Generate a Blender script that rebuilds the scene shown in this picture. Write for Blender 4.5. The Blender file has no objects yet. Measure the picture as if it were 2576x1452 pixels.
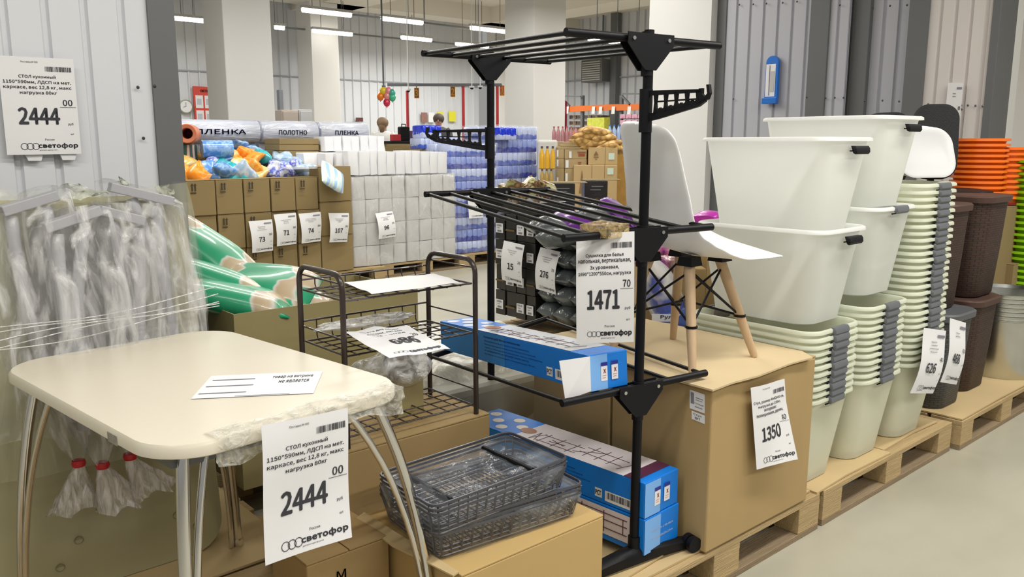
import bpy, bmesh, math, random
from mathutils import Vector, Matrix, noise
random.seed(7)
S = bpy.context.scene
COL = S.collection
# ------------------------------------------------------------------ camera
F_PX, PITCH, EYE = 2080.0, math.atan(366/2080.0), 1.45
TH = math.atan(2412/(F_PX/math.cos(PITCH)))
HX, HY = math.cos(TH), math.sin(TH)
cd = bpy.data.cameras.new('camera'); cam = bpy.data.objects.new('camera', cd); COL.objects.link(cam)
cd.sensor_width = 36; cd.lens = 36*F_PX/2576; cd.clip_start = .05; cd.clip_end = 200
cam.location = (0, 0, EYE)
cam.rotation_euler = (math.pi/2-PITCH, 0, math.atan2(HY, HX)-math.pi/2)
S.camera = cam
# ------------------------------------------------------------------ world, light, exposure
w = bpy.data.worlds.new('world'); S.world = w; w.use_nodes = True
w.node_tree.nodes['Background'].inputs[0].default_value = (1, .985, .95, 1)
w.node_tree.nodes['Background'].inputs[1].default_value = .30
S.view_settings.view_transform = 'Standard'; S.view_settings.look = 'None'
S.view_settings.exposure = 0.04; S.view_settings.gamma = 1.0; S.view_settings.use_curve_mapping = False
def lamp(x, y, z, sx, sy, watt, col=(1, .975, .92)):
    l = bpy.data.lights.new('tube_light', 'AREA'); l.shape = 'RECTANGLE'; l.size = sx; l.size_y = sy; l.energy = watt; l.color = col
    o = bpy.data.objects.new('tube_light', l); COL.objects.link(o); o.location = (x, y, z); return o
for (lx, ly, lw) in ((-.6, 1.0, 50), (2.0, .4, 80), (4.8, .2, 85), (1.5, -2.2, 75), (5.0, -2.2, 90), (-2, -2, 40), (2.5, 4.6, 55), (4.8, 5.2, 36), (4.2, 6.6, 85),
                     (8.2, 6.2, 90), (2.0, 8.2, 60), (6.9, 9.0, 55), (11, 8.0, 90), (6.6, 12.9, 75), (10.8, 12.8, 80), (12.5, 11, 80), (5.2, 15.1, 55), (10.6, 15.2, 70), (12.5, 14.5, 80)):
    lamp(lx, ly, 3.5, 2.4, .25, lw*.78)

# ------------------------------------------------------------------ pixel rays of the survey (plane intersections in room coordinates)
_c, _s = math.cos(PITCH), math.sin(PITCH)
def ray(px, py):
    a = (px-1288)/F_PX; b = (726-py)/F_PX; f = _c+b*_s; u = -_s+b*_c
    return Vector((f*HX+a*HY, f*HY-a*HX, u))
O = Vector((0, 0, EYE))
def pz(px, py, z): r = ray(px, py); return O+r*((z-EYE)/r.z)
def pX(px, py, x): r = ray(px, py); return O+r*(x/r.x)
def pY(px, py, y): r = ray(px, py); return O+r*(y/r.y)
def pd(px, py, d): r = ray(px, py); return O+r*(d/(r.x*HX+r.y*HY))

# ------------------------------------------------------------------ materials
MATS = {}
def mat(name, col, rough=.5, metal=0, bump=0, bscale=60, var=0, vscale=6, spec=.5, coat=0, alpha=1, trans=0, emit=0, sub=0, stretch=None, var2=None):
    if name in MATS: return MATS[name]
    m = bpy.data.materials.new(name); m.use_nodes = True; nt = m.node_tree; N = nt.nodes; L = nt.links
    b = N['Principled BSDF']; b.inputs['Base Color'].default_value = (*col, 1)
    b.inputs['Roughness'].default_value = rough; b.inputs['Metallic'].default_value = metal
    b.inputs['Specular IOR Level'].default_value = spec; b.inputs['Coat Weight'].default_value = coat
    b.inputs['Alpha'].default_value = alpha; b.inputs['Transmission Weight'].default_value = trans
    if sub: b.inputs['Subsurface Weight'].default_value = sub; b.inputs['Subsurface Radius'].default_value = (.05, .05, .04)
    if emit: b.inputs['Emission Color'].default_value = (*col, 1); b.inputs['Emission Strength'].default_value = emit
    tc = N.new('ShaderNodeTexCoord'); src = tc.outputs['Object']
    if stretch:
        mp = N.new('ShaderNodeMapping'); mp.inputs['Scale'].default_value = stretch; L.new(src, mp.inputs[0]); src = mp.outputs[0]
    if var:
        n = N.new('ShaderNodeTexNoise'); n.inputs['Scale'].default_value = vscale; n.inputs['Detail'].default_value = 4; L.new(src, n.inputs[0])
        mx = N.new('ShaderNodeMix'); mx.data_type = 'RGBA'; L.new(n.outputs[0], mx.inputs[0])
        c2 = var2 or tuple(max(0, c*(1-var)) for c in col)
        mx.inputs[6].default_value = (*[min(1, c*(1+var*.5)) for c in col], 1); mx.inputs[7].default_value = (*c2, 1)
        L.new(mx.outputs[2], b.inputs['Base Color'])
    if bump:
        n = N.new('ShaderNodeTexNoise'); n.inputs['Scale'].default_value = bscale; n.inputs['Detail'].default_value = 3; L.new(src, n.inputs[0])
        bp = N.new('ShaderNodeBump'); bp.inputs['Strength'].default_value = bump; bp.inputs['Distance'].default_value = .01
        L.new(n.outputs[0], bp.inputs['Height']); L.new(bp.outputs[0], b.inputs['Normal'])
    MATS[name] = m; return m
def ramp_mat(name, texture, scale, stops, rough=.5, stretch=None, bump=0, coat=0, alpha=1):
    if name in MATS: return MATS[name]
    m = bpy.data.materials.new(name); m.use_nodes = True; nt = m.node_tree; N = nt.nodes; L = nt.links
    b = N['Principled BSDF']; b.inputs['Roughness'].default_value = rough; b.inputs['Coat Weight'].default_value = coat; b.inputs['Alpha'].default_value = alpha
    tc = N.new('ShaderNodeTexCoord'); mp = N.new('ShaderNodeMapping'); mp.inputs['Scale'].default_value = stretch or (1, 1, 1); L.new(tc.outputs['Object'], mp.inputs[0])
    if texture == 'VORONOI': t = N.new('ShaderNodeTexVoronoi'); t.inputs['Scale'].default_value = scale; out = t.outputs['Distance']
    elif texture == 'WAVE': t = N.new('ShaderNodeTexWave'); t.inputs['Scale'].default_value = scale; t.inputs['Distortion'].default_value = 1.5; out = t.outputs[1]
    else: t = N.new('ShaderNodeTexNoise'); t.inputs['Scale'].default_value = scale; t.inputs['Detail'].default_value = 4; out = t.outputs[0]
    L.new(mp.outputs[0], t.inputs[0])
    r = N.new('ShaderNodeValToRGB'); el = r.color_ramp.elements
    while len(el) < len(stops): el.new(.5)
    for e, (p, c) in zip(el, stops): e.position = p; e.color = (*c, 1)
    L.new(out, r.inputs[0]); L.new(r.outputs[0], b.inputs['Base Color'])
    if bump:
        bp = N.new('ShaderNodeBump'); bp.inputs['Strength'].default_value = bump; bp.inputs['Distance'].default_value = .01; L.new(out, bp.inputs['Height']); L.new(bp.outputs[0], b.inputs['Normal'])
    MATS[name] = m; return m
def film_mat(name, col, alpha, rough=.12, scale=14, stretch=(1, 1, 1), bump=.9, band=None):
    """thin clear film: mostly see-through, glossy creases, slightly milky where it folds"""
    if name in MATS: return MATS[name]
    m = bpy.data.materials.new(name); m.use_nodes = True; nt = m.node_tree; N = nt.nodes; L = nt.links
    for n in list(N):
        if n.type != 'OUTPUT_MATERIAL': N.remove(n)
    out = [n for n in N if n.type == 'OUTPUT_MATERIAL'][0]
    tr = N.new('ShaderNodeBsdfTransparent'); pr = N.new('ShaderNodeBsdfPrincipled'); mix = N.new('ShaderNodeMixShader')
    pr.inputs['Base Color'].default_value = (*col, 1); pr.inputs['Roughness'].default_value = rough; pr.inputs['Specular IOR Level'].default_value = .8
    tc = N.new('ShaderNodeTexCoord'); mp = N.new('ShaderNodeMapping'); mp.inputs['Scale'].default_value = stretch; L.new(tc.outputs['Object'], mp.inputs[0])
    n = N.new('ShaderNodeTexNoise'); n.inputs['Scale'].default_value = scale; n.inputs['Detail'].default_value = 5; n.inputs['Distortion'].default_value = 1.2; L.new(mp.outputs[0], n.inputs[0])
    bp = N.new('ShaderNodeBump'); bp.inputs['Strength'].default_value = bump; bp.inputs['Distance'].default_value = .02; L.new(n.outputs[0], bp.inputs['Height']); L.new(bp.outputs[0], pr.inputs['Normal'])
    mr = N.new('ShaderNodeMapRange'); mr.inputs[1].default_value = .38; mr.inputs[2].default_value = .68; mr.inputs[3].default_value = alpha*.45; mr.inputs[4].default_value = min(1, alpha*1.9)
    if band: mr.inputs[1].default_value, mr.inputs[2].default_value, mr.inputs[3].default_value, mr.inputs[4].default_value = band
    L.new(n.outputs[0], mr.inputs[0]); L.new(mr.outputs[0], mix.inputs[0]); L.new(tr.outputs[0], mix.inputs[1]); L.new(pr.outputs[0], mix.inputs[2]); L.new(mix.outputs[0], out.inputs[0])
    MATS[name] = m; return m
def frosted(name, col, tw=.45, clear=.08, rough=.3):
    if name in MATS: return MATS[name]
    m = bpy.data.materials.new(name); m.use_nodes = True; nt = m.node_tree; N = nt.nodes; L = nt.links
    pr = N['Principled BSDF']; pr.inputs['Base Color'].default_value = (*col, 1); pr.inputs['Roughness'].default_value = rough; pr.inputs['Specular IOR Level'].default_value = .4
    out = [n for n in N if n.type == 'OUTPUT_MATERIAL'][0]
    tl = N.new('ShaderNodeBsdfTranslucent'); tl.inputs[0].default_value = (*col, 1); tr = N.new('ShaderNodeBsdfTransparent')
    m1 = N.new('ShaderNodeMixShader'); m1.inputs[0].default_value = tw; L.new(pr.outputs[0], m1.inputs[1]); L.new(tl.outputs[0], m1.inputs[2])
    m2 = N.new('ShaderNodeMixShader'); m2.inputs[0].default_value = clear; L.new(m1.outputs[0], m2.inputs[1]); L.new(tr.outputs[0], m2.inputs[2]); L.new(m2.outputs[0], out.inputs[0])
    MATS[name] = m; return m

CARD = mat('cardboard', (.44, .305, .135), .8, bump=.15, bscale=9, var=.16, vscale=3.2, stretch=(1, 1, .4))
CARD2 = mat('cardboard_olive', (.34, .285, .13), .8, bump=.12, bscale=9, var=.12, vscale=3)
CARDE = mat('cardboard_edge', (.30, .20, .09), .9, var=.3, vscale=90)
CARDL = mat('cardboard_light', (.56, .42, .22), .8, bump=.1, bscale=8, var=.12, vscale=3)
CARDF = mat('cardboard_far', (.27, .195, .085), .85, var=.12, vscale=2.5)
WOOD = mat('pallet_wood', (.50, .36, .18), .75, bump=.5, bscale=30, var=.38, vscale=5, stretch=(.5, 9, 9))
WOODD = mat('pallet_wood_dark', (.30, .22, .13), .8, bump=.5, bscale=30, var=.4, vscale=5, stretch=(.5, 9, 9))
PAPER = mat('paper', (.80, .80, .82), .65, bump=.06, bscale=14)
INK = mat('ink', (.035, .035, .045), .6)
INKG = mat('ink_grey', (.22, .22, .26), .6)
BLACK = mat('black_paint', (.004, .004, .006), .42, spec=.22)
BLACKP = mat('black_plastic', (.006, .006, .008), .5, spec=.22)
BROWNM = mat('brown_metal', (.030, .018, .014), .35, coat=.3)
CHROME = mat('chrome', (.72, .71, .70), .16, metal=1)
STEEL = mat('galvanised_steel', (.62, .63, .60), .28, metal=1, var=.2, vscale=8)
TABLE = mat('laminate', (.72, .665, .545), .28, spec=.45, var=.03, vscale=20, stretch=(1, 8, 1))
WHITEP = mat('white_plastic', (.80, .81, .83), .3)
WHITEW = mat('white_plaster', (.77, .765, .75), .8, bump=.1, bscale=5)
GREYT = mat('grey_trim', (.135, .14, .145), .5)
FILM = film_mat('stretch_film', (.80, .80, .78), .30)
BAG = film_mat('clear_bag', (.80, .80, .80), .25, rough=.16, scale=7, stretch=(2.4, 2.4, .45), bump=.7, band=(.50, .68, .07, .62))
FILMW = film_mat('milky_film', (.86, .86, .87), .34, scale=6)
BEECH = mat('beech', (.58, .41, .25), .45, var=.15, vscale=12, stretch=(8, 8, .7))
BIN = frosted('frosted_plastic', (.93, .935, .80), .42, .06)
BINW = frosted('frosted_white', (.90, .905, .89), .3, .02)
CLIP = mat('clip_grey', (.125, .135, .15), .4)
BIN2 = frosted('frosted_pale', (.86, .875, .84), .42, .05)

# ------------------------------------------------------------------ mesh helpers
class MB:
    def __init__(s): s.v = []; s.f = []; s.m = []
    def add(s, vs, fs, m=0):
        b = len(s.v); s.v += [Vector(v) for v in vs]; s.f += [tuple(i+b for i in f) for f in fs]; s.m += [m]*len(fs); return s
    def hexa(s, p, m=0): return s.add(p, [(0, 3, 2, 1), (4, 5, 6, 7), (0, 1, 5, 4), (1, 2, 6, 5), (2, 3, 7, 6), (3, 0, 4, 7)], m)
    def box(s, a, b, m=0):
        x0, y0, z0 = a; x1, y1, z1 = b
        return s.hexa([(x0, y0, z0), (x1, y0, z0), (x1, y1, z0), (x0, y1, z0), (x0, y0, z1), (x1, y0, z1), (x1, y1, z1), (x0, y1, z1)], m)
    def bar(s, p, q, w, h, m=0):
        p = Vector(p); q = Vector(q); d = (q-p).normalized(); up = Vector((0, 0, 1)) if abs(d.z) < .9 else Vector((1, 0, 0))
        r = d.cross(up).normalized()*w/2; u = r.cross(d).normalized()*h/2
        return s.hexa([p-r-u, p+r-u, q+r-u, q-r-u, p-r+u, p+r+u, q+r+u, q-r+u], m)
    def ring(s, c, a, b, n): return [c+a*math.cos(2*math.pi*i/n)+b*math.sin(2*math.pi*i/n) for i in range(n)]
    def loft(s, rings, c0=True, c1=True, m=0, closed=True):
        n = len(rings[0]); vs = [v for r in rings for v in r]; fs = []
        for k in range(len(rings)-1):
            for i in range(n if closed else n-1):
                j = (i+1) % n; fs.append((k*n+i, k*n+j, (k+1)*n+j, (k+1)*n+i))
        if c0: fs.append(tuple(range(n-1, -1, -1)))
        if c1: fs.append(tuple((len(rings)-1)*n+i for i in range(n)))
        return s.add(vs, fs, m)
    def tube(s, pts, r, n=8, m=0, caps=True):
        pts = [Vector(p) for p in pts]; rs = r if isinstance(r, (list, tuple)) else [r]*len(pts)
        rings = []; prev = None
        for i, p in enumerate(pts):
            d = (pts[min(i+1, len(pts)-1)]-pts[max(i-1, 0)]).normalized()
            if prev is None: prev = d.cross(Vector((0, 0, 1)) if abs(d.z) < .9 else Vector((1, 0, 0))).normalized()
            a = (prev-d*prev.dot(d)).normalized(); prev = a; b = d.cross(a)
            rings.append(s.ring(p, a*rs[i], b*rs[i], n))
        return s.loft(rings, caps, caps, m)
    def lathe(s, prof, c=(0, 0, 0), n=24, m=0, c0=False, c1=False, sx=1, sy=1):
        c = Vector(c); return s.loft([[c+Vector((r*math.cos(2*math.pi*i/n)*sx, r*math.sin(2*math.pi*i/n)*sy, z)) for i in range(n)] for r, z in prof], c0, c1, m)
    def sheet(s, fn, nu, nv, m=0):
        vs = [fn(i/nu, j/nv) for j in range(nv+1) for i in range(nu+1)]
        return s.add(vs, [(j*(nu+1)+i, j*(nu+1)+i+1, (j+1)*(nu+1)+i+1, (j+1)*(nu+1)+i) for j in range(nv) for i in range(nu)], m)
    def ball(s, c, r, nu=12, nv=8, m=0):
        c = Vector(c); rx, ry, rz = r if isinstance(r, (tuple, list)) else (r, r, r)
        return s.loft([[c+Vector((rx*math.sin(t)*math.cos(2*math.pi*i/nu), ry*math.sin(t)*math.sin(2*math.pi*i/nu), rz*math.cos(t))) for i in range(nu)] for t in [math.pi*(.02+.96*k/nv) for k in range(nv+1)]], True, True, m)
    def xf(s, M): s.v = [M @ v for v in s.v]; return s
    def disp(s, amp, sc, seed=0):
        sd = Vector((seed*7.3, seed*3.1, seed*1.7)); s.v = [v+noise.noise_vector(v*sc+sd)*amp for v in s.v]; return s
    def build(s, name, mats, parent=None, smooth=None, bevel=0, sub=0, loc=None, rotz=0, fix=False):
        if not isinstance(mats, (list, tuple)): mats = [mats]
        me = bpy.data.meshes.new(name); off = Vector((0, 0, 0))
        if parent is not None and not parent.get('_local'):
            off = parent.matrix_world.translation.copy() if False else Vector(parent.get('_o', (0, 0, 0)))
        elif parent is None and loc is not None and not fix: off = Vector(loc) if not rotz else Vector((0, 0, 0))
        me.from_pydata([v-off for v in s.v], [], s.f)
        for m in mats: me.materials.append(m)
        if len(mats) > 1: me.polygons.foreach_set('material_index', s.m)
        bm = bmesh.new(); bm.from_mesh(me); bmesh.ops.recalc_face_normals(bm, faces=bm.faces); bm.to_mesh(me); bm.free()
        if smooth is not None:
            me.polygons.foreach_set('use_smooth', [True]*len(me.polygons)); me.set_sharp_from_angle(angle=math.radians(smooth))
        me.update()
        o = bpy.data.objects.new(name, me); COL.objects.link(o)
        if parent is not None: o.parent = parent; o['_o'] = parent.get('_o', (0, 0, 0)); o['_local'] = parent.get('_local', 0)
        elif loc is not None: o.location = loc; o.rotation_euler.z = rotz; o['_o'] = tuple(off)
        if bevel: b = o.modifiers.new('bevel', 'BEVEL'); b.width = bevel; b.segments = 2; b.limit_method = 'ANGLE'
        if sub: b = o.modifiers.new('subsurf', 'SUBSURF'); b.levels = sub; b.render_levels = sub
        return o
def thing(name, label, cat, loc=(0, 0, 0), group=None, local=False, rotz=0):
    o = bpy.data.objects.new(name, None); COL.objects.link(o); o.location = loc; o.rotation_euler.z = rotz; o.empty_display_size = .1
    o['label'] = label; o['category'] = cat
    if group: o['group'] = group
    o['_o'] = tuple(loc); o['_local'] = 1 if local else 0
    return o
def tag(o, label, cat, group=None, kind=None):
    o['label'] = label; o['category'] = cat
    if group: o['group'] = group
    if kind: o['kind'] = kind
    return o
def struct(o): o['kind'] = 'structure'; return o
def stuff(o): o['kind'] = 'stuff'; return o
def copy_tree(o, loc, rotz=None, label=None, parent=None):
    c = o.copy(); COL.objects.link(c)
    if parent: c.parent = parent
    else:
        c.location = loc
        if rotz is not None: c.rotation_euler.z = rotz
        if label: c['label'] = label
    for ch in list(o.children): copy_tree(ch, None, parent=c)
    return c
def rrect(w, d, r, z=0, n=5, cx=0, cy=0):
    out = []
    for (sx, sy, a0) in ((1, 1, 0), (-1, 1, 90), (-1, -1, 180), (1, -1, 270)):
        for k in range(n+1):
            a = math.radians(a0+90*k/n); out.append(Vector((cx+sx*(w/2-r)+r*math.cos(a), cy+sy*(d/2-r)+r*math.sin(a), z)))
    return out
Rz = lambda a: Matrix.Rotation(math.radians(a), 4, 'Z')
T = lambda *v: Matrix.Translation(Vector(v if len(v) == 3 else v[0]))

ORD = ['topmost', 'second', 'third', 'fourth', 'fifth', 'sixth', 'seventh', 'eighth', 'ninth', 'tenth', 'eleventh', 'twelfth', 'thirteenth', 'fourteenth', 'fifteenth', 'sixteenth', 'seventeenth', 'eighteenth', 'nineteenth', 'twentieth', 'twenty-first', 'twenty-second', 'twenty-third', 'twenty-fourth', 'twenty-fifth', 'twenty-sixth', 'twenty-seventh', 'twenty-eighth', 'twenty-ninth', 'thirtieth', 'thirty-first']
def nth(k): return ORD[k]+('' if k == 0 else ' from the top')
# ------------------------------------------------------------------ printed text on sheets
_TX = {}
FONT = None
try:
    import os
    fp_ = os.path.join(bpy.utils.resource_path('LOCAL'), 'datafiles', 'fonts', 'Noto Sans CJK Regular.woff2')
    if os.path.exists(fp_): FONT = bpy.data.fonts.load(fp_)
except Exception: FONT = None
def text_geo(s, bold=0):
    k = (s, bold)
    if k in _TX: return _TX[k]
    c = bpy.data.curves.new('lettering', 'FONT'); c.body = s; c.size = 1; c.resolution_u = 2
    if FONT: c.font = FONT
    o = bpy.data.objects.new('lettering', c); me = bpy.data.meshes.new_from_object(o)
    vs = [v.co.copy() for v in me.vertices]; fs = [tuple(p.vertices) for p in me.polygons]
    bpy.data.objects.remove(o); bpy.data.curves.remove(c); bpy.data.meshes.remove(me)
    x0 = min(v.x for v in vs); x1 = max(v.x for v in vs); y0 = min(v.y for v in vs); y1 = max(v.y for v in vs)
    r = ([((v.x-x0)/(x1-x0), (v.y-y0)/(y1-y0)) for v in vs], fs, (x1-x0)/(y1-y0)); _TX[k] = r; return r
class Surf:
    """a printed surface: at(u, v, h) with u right 0..1, v down 0..1"""
    def __init__(s, p, du, dv, bend=None):
        s.p = Vector(p); s.u = Vector(du); s.v = Vector(dv); s.n = s.v.cross(s.u).normalized(); s.bend = bend
        if s.n.dot(Vector(p)-O) > 0: s.n = -s.n
    def at(s, u, v, h=0): return s.p+s.u*u+s.v*v+s.n*(h+(s.bend(u, v) if s.bend else 0))
    def text(s, mb, str_, u, v, w=None, hgt=.05, bold=.0, h=.0012, m=0, al='c'):
        vs, fs, asp = text_geo(str_)
        if w is None: w = hgt*s.v.length*asp/s.u.length
        u0 = u-w/2 if al == 'c' else (u if al == 'l' else u-w)
        bw = (bold*.95+.010)*hgt; ru = s.v.length/s.u.length; n_ = 4 if bold < .02 else 8
        for (du, dv) in [(bw*math.cos(2*math.pi*k/n_), bw*math.sin(2*math.pi*k/n_)) for k in range(n_)]:
            mb.add([s.at(u0+x*w+du*ru, v+hgt/2-y*hgt+dv, h) for x, y in vs], fs, m)
    def rect(s, mb, u0, v0, u1, v1, h=.001, m=0):
        n = max(1, int((v1-v0)*12)); mb.sheet(lambda a, b: s.at(u0+(u1-u0)*a, v0+(v1-v0)*b, h), 1, n, m)
    def bars(s, mb, u0, v0, u1, v1, n=26, h=.001, seed=1):
        r = random.Random(seed); x = u0
        while x < u1:
            wv = (u1-u0)/n*r.choice((.3, .5, .9)); s.rect(mb, x, v0, min(u1, x+wv), v1, h); x += wv+(u1-u0)/n*r.choice((.3, .5, .8))
    def ring(s, mb, u, v, r, t=.2, h=.0012, n=20, asp=None):
        k = s.u.length/s.v.length
        pts = [[s.at(u+rr*math.cos(2*math.pi*i/n), v+rr*k*math.sin(2*math.pi*i/n), h) for i in range(n)] for rr in (r*(1-t), r)]
        mb.loft(pts, False, False)
def paper_sheet(root, sf, nu=8, nv=14, m=PAPER, name='sheet'):
    mb = MB(); a = [[sf.at(i/nu, j/nv, hh) for j in range(nv+1) for i in range(nu+1)] for hh in (0.0003, -.0003)]
    n = nu+1; q = [(j*n+i, j*n+i+1, (j+1)*n+i+1, (j+1)*n+i) for j in range(nv) for i in range(nu)]
    mb.add(a[0], q); mb.add(a[1], q)
    return mb.build(name, m, root, smooth=60)
def price_tag(label, p, du, dv, price, kop='00', lines=None, bend=None, detail=2, group=None, cat='price tag', name='price_tag', logo=True, nu=8, nv=14, sign='шт'):
    sf = Surf(p, du, dv, bend); root = thing(name, label, cat, tuple(sf.p), group)
    paper_sheet(root, sf, nu, nv)
    h = .0014 if detail == 2 else .004
    mb = MB(); sf.text(mb, price, .47, .60, w=.135*len(price) if len(price) > 2 else .27, hgt=.165 if len(price) > 3 else .15, bold=.03, h=h)
    sf.text(mb, kop, .87, .46, w=.13, hgt=.065, bold=.015, h=h)
    if detail == 2: sf.rect(mb, .76, .505, .98, .509, h)
    mb.build('price_figures', INK, root)
    t = MB()
    lines = lines or ['Полотенца бумажные', 'для рук, V-сложение', '200 листов']
    for i, ln in enumerate(lines):
        sf.text(t, ln, .49, .20+i*(.055 if detail == 2 else .05), w=min(.90, (.038 if detail == 2 else .030)*len(ln)), hgt=.040 if detail == 2 else .026, bold=.012, h=h)
    sf.text(t, 'руб', .89, .685, hgt=.032, h=h); sf.text(t, sign, .90, .79, hgt=.014, h=h)
    if detail == 2: sf.text(t, 'Поставка № 000', .40, .05, hgt=.016, h=h); sf.text(t, 'Россия', .58, .845, hgt=.02, h=h)
    t.build('small_print', INK, root)
    if detail == 2: b = MB(); sf.bars(b, .60, .09, .96, .14, 34, h); b.build('barcode', INK, root)
    else: b = MB(); sf.rect(b, .62, .08, .94, .12, h); b.build('barcode', INKG, root)
    g = MB()
    for k in range(3): sf.ring(g, .235+.075*k, .915, .05, .16, h)
    sf.text(g, 'светофор', .69, .913, w=.54, hgt=.058, bold=.045, h=h)
    if detail == 2: sf.text(g, 'дисконт-центр сети', .55, .957, w=.24, hgt=.012, h=h)
    g.build('logo', INK, root)
    return root
# ================================================================== SETTING
FLOORM = ramp_mat('polished_concrete', 'NOISE', 1.1, [(.25, (.36, .345, .27)), (.55, (.44, .42, .34)), (.8, (.50, .48, .40))], rough=.33, stretch=(1, 1.6, 1))
CORR = mat('clad_white', (.70, .715, .755), .38)
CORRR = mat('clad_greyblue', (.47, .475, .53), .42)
CORRF = mat('clad_far', (.66, .68, .72), .45)
CORRW = mat('clad_warm', (.70, .66, .64), .42)
SCREW = mat('screw_metal', (.12, .12, .13), .4, metal=.6)
struct(MB().box((-6, -7, -.1), (17, 18, 0)).build('floor', FLOORM))
CEIL = mat('ceiling_paint', (.78, .74, .66), .9)
struct(MB().box((-6, -7, 4.6), (17, 18, 4.75)).build('ceiling', CEIL))
def corr(name, p, q, z0, z1, pitch=.15, rib=.04, dep=.02, m=CORR, flip=1, kind=True):
    """trapezoid ribbed sheet from p to q; dep>0 recesses narrow grooves away from the viewer side"""
    p = Vector((*p, 0)); q = Vector((*q, 0)); L_ = (q-p).length; d = (q-p)/L_; n = Vector((-d.y, d.x, 0))*flip
    prof = []; x = 0
    while x < L_-1e-6:
        for (a, h) in ((0, 0), (pitch-rib, 0), (pitch-rib*.75, dep), (pitch-rib*.25, dep)):
            if x+a <= L_: prof.append((x+a, h))
        x += pitch
    prof.append((L_, 0))
    vs = [p+d*a+n*h+Vector((0, 0, z)) for z in (z0, z1) for a, h in prof]; k = len(prof)
    o = MB().add(vs, [(i, i+1, k+i+1, k+i) for i in range(k-1)]).build(name, m, loc=p)
    return struct(o) if kind else o
# back wall, plaster wall, far right wall
corr('wall_back', (-4, 17), (13.75, 17), 0, 4.6, .22, .05, .03, CORRF, -1)
for i, z in enumerate((2.85,)):
    struct(MB().box((-4, 16.965, z), (13.7, 16.995, z+.03)).build('trim_%d' % (i+1), mat('seam_grey', (.33, .34, .37), .6)))
struct(MB().box((13.7, 16.3, 0), (16, 16.6, 4.6)).build('wall_plaster', WHITEW))
corr('wall_far', (16, 16.5), (16, 4), 0, 4.6, .26, .07, .05, CORRF, 1)
struct(MB().box((15.93, 5, 3.05), (15.98, 16.3, 3.08)).build('trim_2', MATS['seam_grey']))
struct(MB().box((15.8, 14.15, 0), (15.95, 14.35, 4.6)).build('trim_3', GREYT))
# pillars of the hall
def pillar(nm, x, y, s=.6):
    return struct(MB().box((x, y, 0), (x+s, y+s, 4.6)).build(nm, WHITEW, bevel=.01))
p = pd(575, 300, 10.1); pillar('column_1', p.x, p.y)
p = pd(1342, 400, 13.0); pillar('column_2', p.x, p.y, .68)
p = pd(785, 300, 17.3); pillar('column_3', p.x, p.y-.1, .62)
for i, (x0, x1, y0, y1) in enumerate(((3.9, 4.9, 3.2, 17), (8.6, 9.6, 3.2, 17), (-5, 16, 9.7, 10.3), (-5, 16, 15.6, 16.2), (13.0, 13.9, 5, 17))):
    struct(MB().box((x0, y0, 4.25), (x1, y1, 4.62)).build('ceiling_beam_%d' % (i+1), CEIL))
# near left clad partition
WL = 3.0
corr('wall_left', (-2.6, WL), (pY(367, 0, WL).x, WL), 0, 3.2, .1135, .026, .014, CORR, 1)
xa, xb = pY(366, 0, WL).x, pY(424, 0, WL).x+.012
struct(MB().box((xa, WL-.012, 0), (xb, WL+.35, 3.2)).build('trim_4', GREYT))
struct(MB().box((-2.6, WL+.02, 0), (xb-.02, WL+.34, 3.2)).build('wall_left_core', WHITEW))
scr = MB()
for (sx, sy) in ((347, 220), (389, 217), (361, 348)):
    c = pY(sx, sy, WL-.013); scr.add([c+Vector((.006*math.cos(a), 0, .006*math.sin(a))) for a in [k*math.pi/4 for k in range(8)]]+[c+Vector((0, -.006, 0))], [(k, (k+1) % 8, 8) for k in range(8)])
tag(scr.build('wall_screws', SCREW), 'three small screws on the left panelled wall', 'screw', kind='stuff')
# right clad wall with its trims and the plaster column
XR = 6.5
Yr = lambda px: pX(px, 0, XR).y
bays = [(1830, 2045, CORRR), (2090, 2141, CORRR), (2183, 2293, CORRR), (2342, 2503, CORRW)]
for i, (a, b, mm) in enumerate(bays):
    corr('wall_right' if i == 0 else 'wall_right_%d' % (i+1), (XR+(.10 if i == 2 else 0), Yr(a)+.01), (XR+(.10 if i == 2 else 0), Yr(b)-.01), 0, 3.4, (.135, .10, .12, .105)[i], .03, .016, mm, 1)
for i, (a, b, dx) in enumerate(((1803, 1831, .012), (2044, 2092, .02), (2140, 2184, -.05), (2292, 2343, .02), (2502, 2524, .02))):
    struct(MB().box((XR-dx, Yr(b), 0), (XR+.3, Yr(a), 3.4)).build('trim_%d' % (i+5), GREYT, bevel=.004))
struct(MB().box((XR+.14, Yr(2523)+.02, 0), (XR+.5, Yr(1806), 3.4)).build('wall_right_core', WHITEW))
struct(MB().box((XR-.1, Yr(1808), 0), (XR+.5, pX(1635, 0, XR-.1).y, 4.6)).build('column_4', WHITEW))
sc = MB()
for (sx, sy) in [(1860, 12), (1895, 11), (1928, 9), (1969, 7), (2005, 4), (1845, 249), (2029, 245), (2113, 13), (2196, 20), (2239, 15), (2282, 13), (2077, 247), (2100, 246), (2122, 246), (2175, 254), (2220, 253), (2262, 255), (2335, 262), (2418, 265), (2435, 265), (2454, 266), (2472, 267), (2419, 275)]:
    c = pX(sx, sy, XR-.02); sc.add([c+Vector((0, .009*math.cos(a), .009*math.sin(a))) for a in [k*math.pi/3 for k in range(6)]]+[c+Vector((-.008, 0, 0))], [(k, (k+1) % 6, 6) for k in range(6)])
tag(sc.build('wall_screws', SCREW), 'rows of small screws on the right panelled wall', 'screw', kind='stuff')
struct(MB().box((11.0, -6, 0), (11.2, 3.9, 4.6)).build('wall_side', WHITEW))
p = pX(2512, 113, 8.0); q = pX(2528, 113, 8.0)
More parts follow.
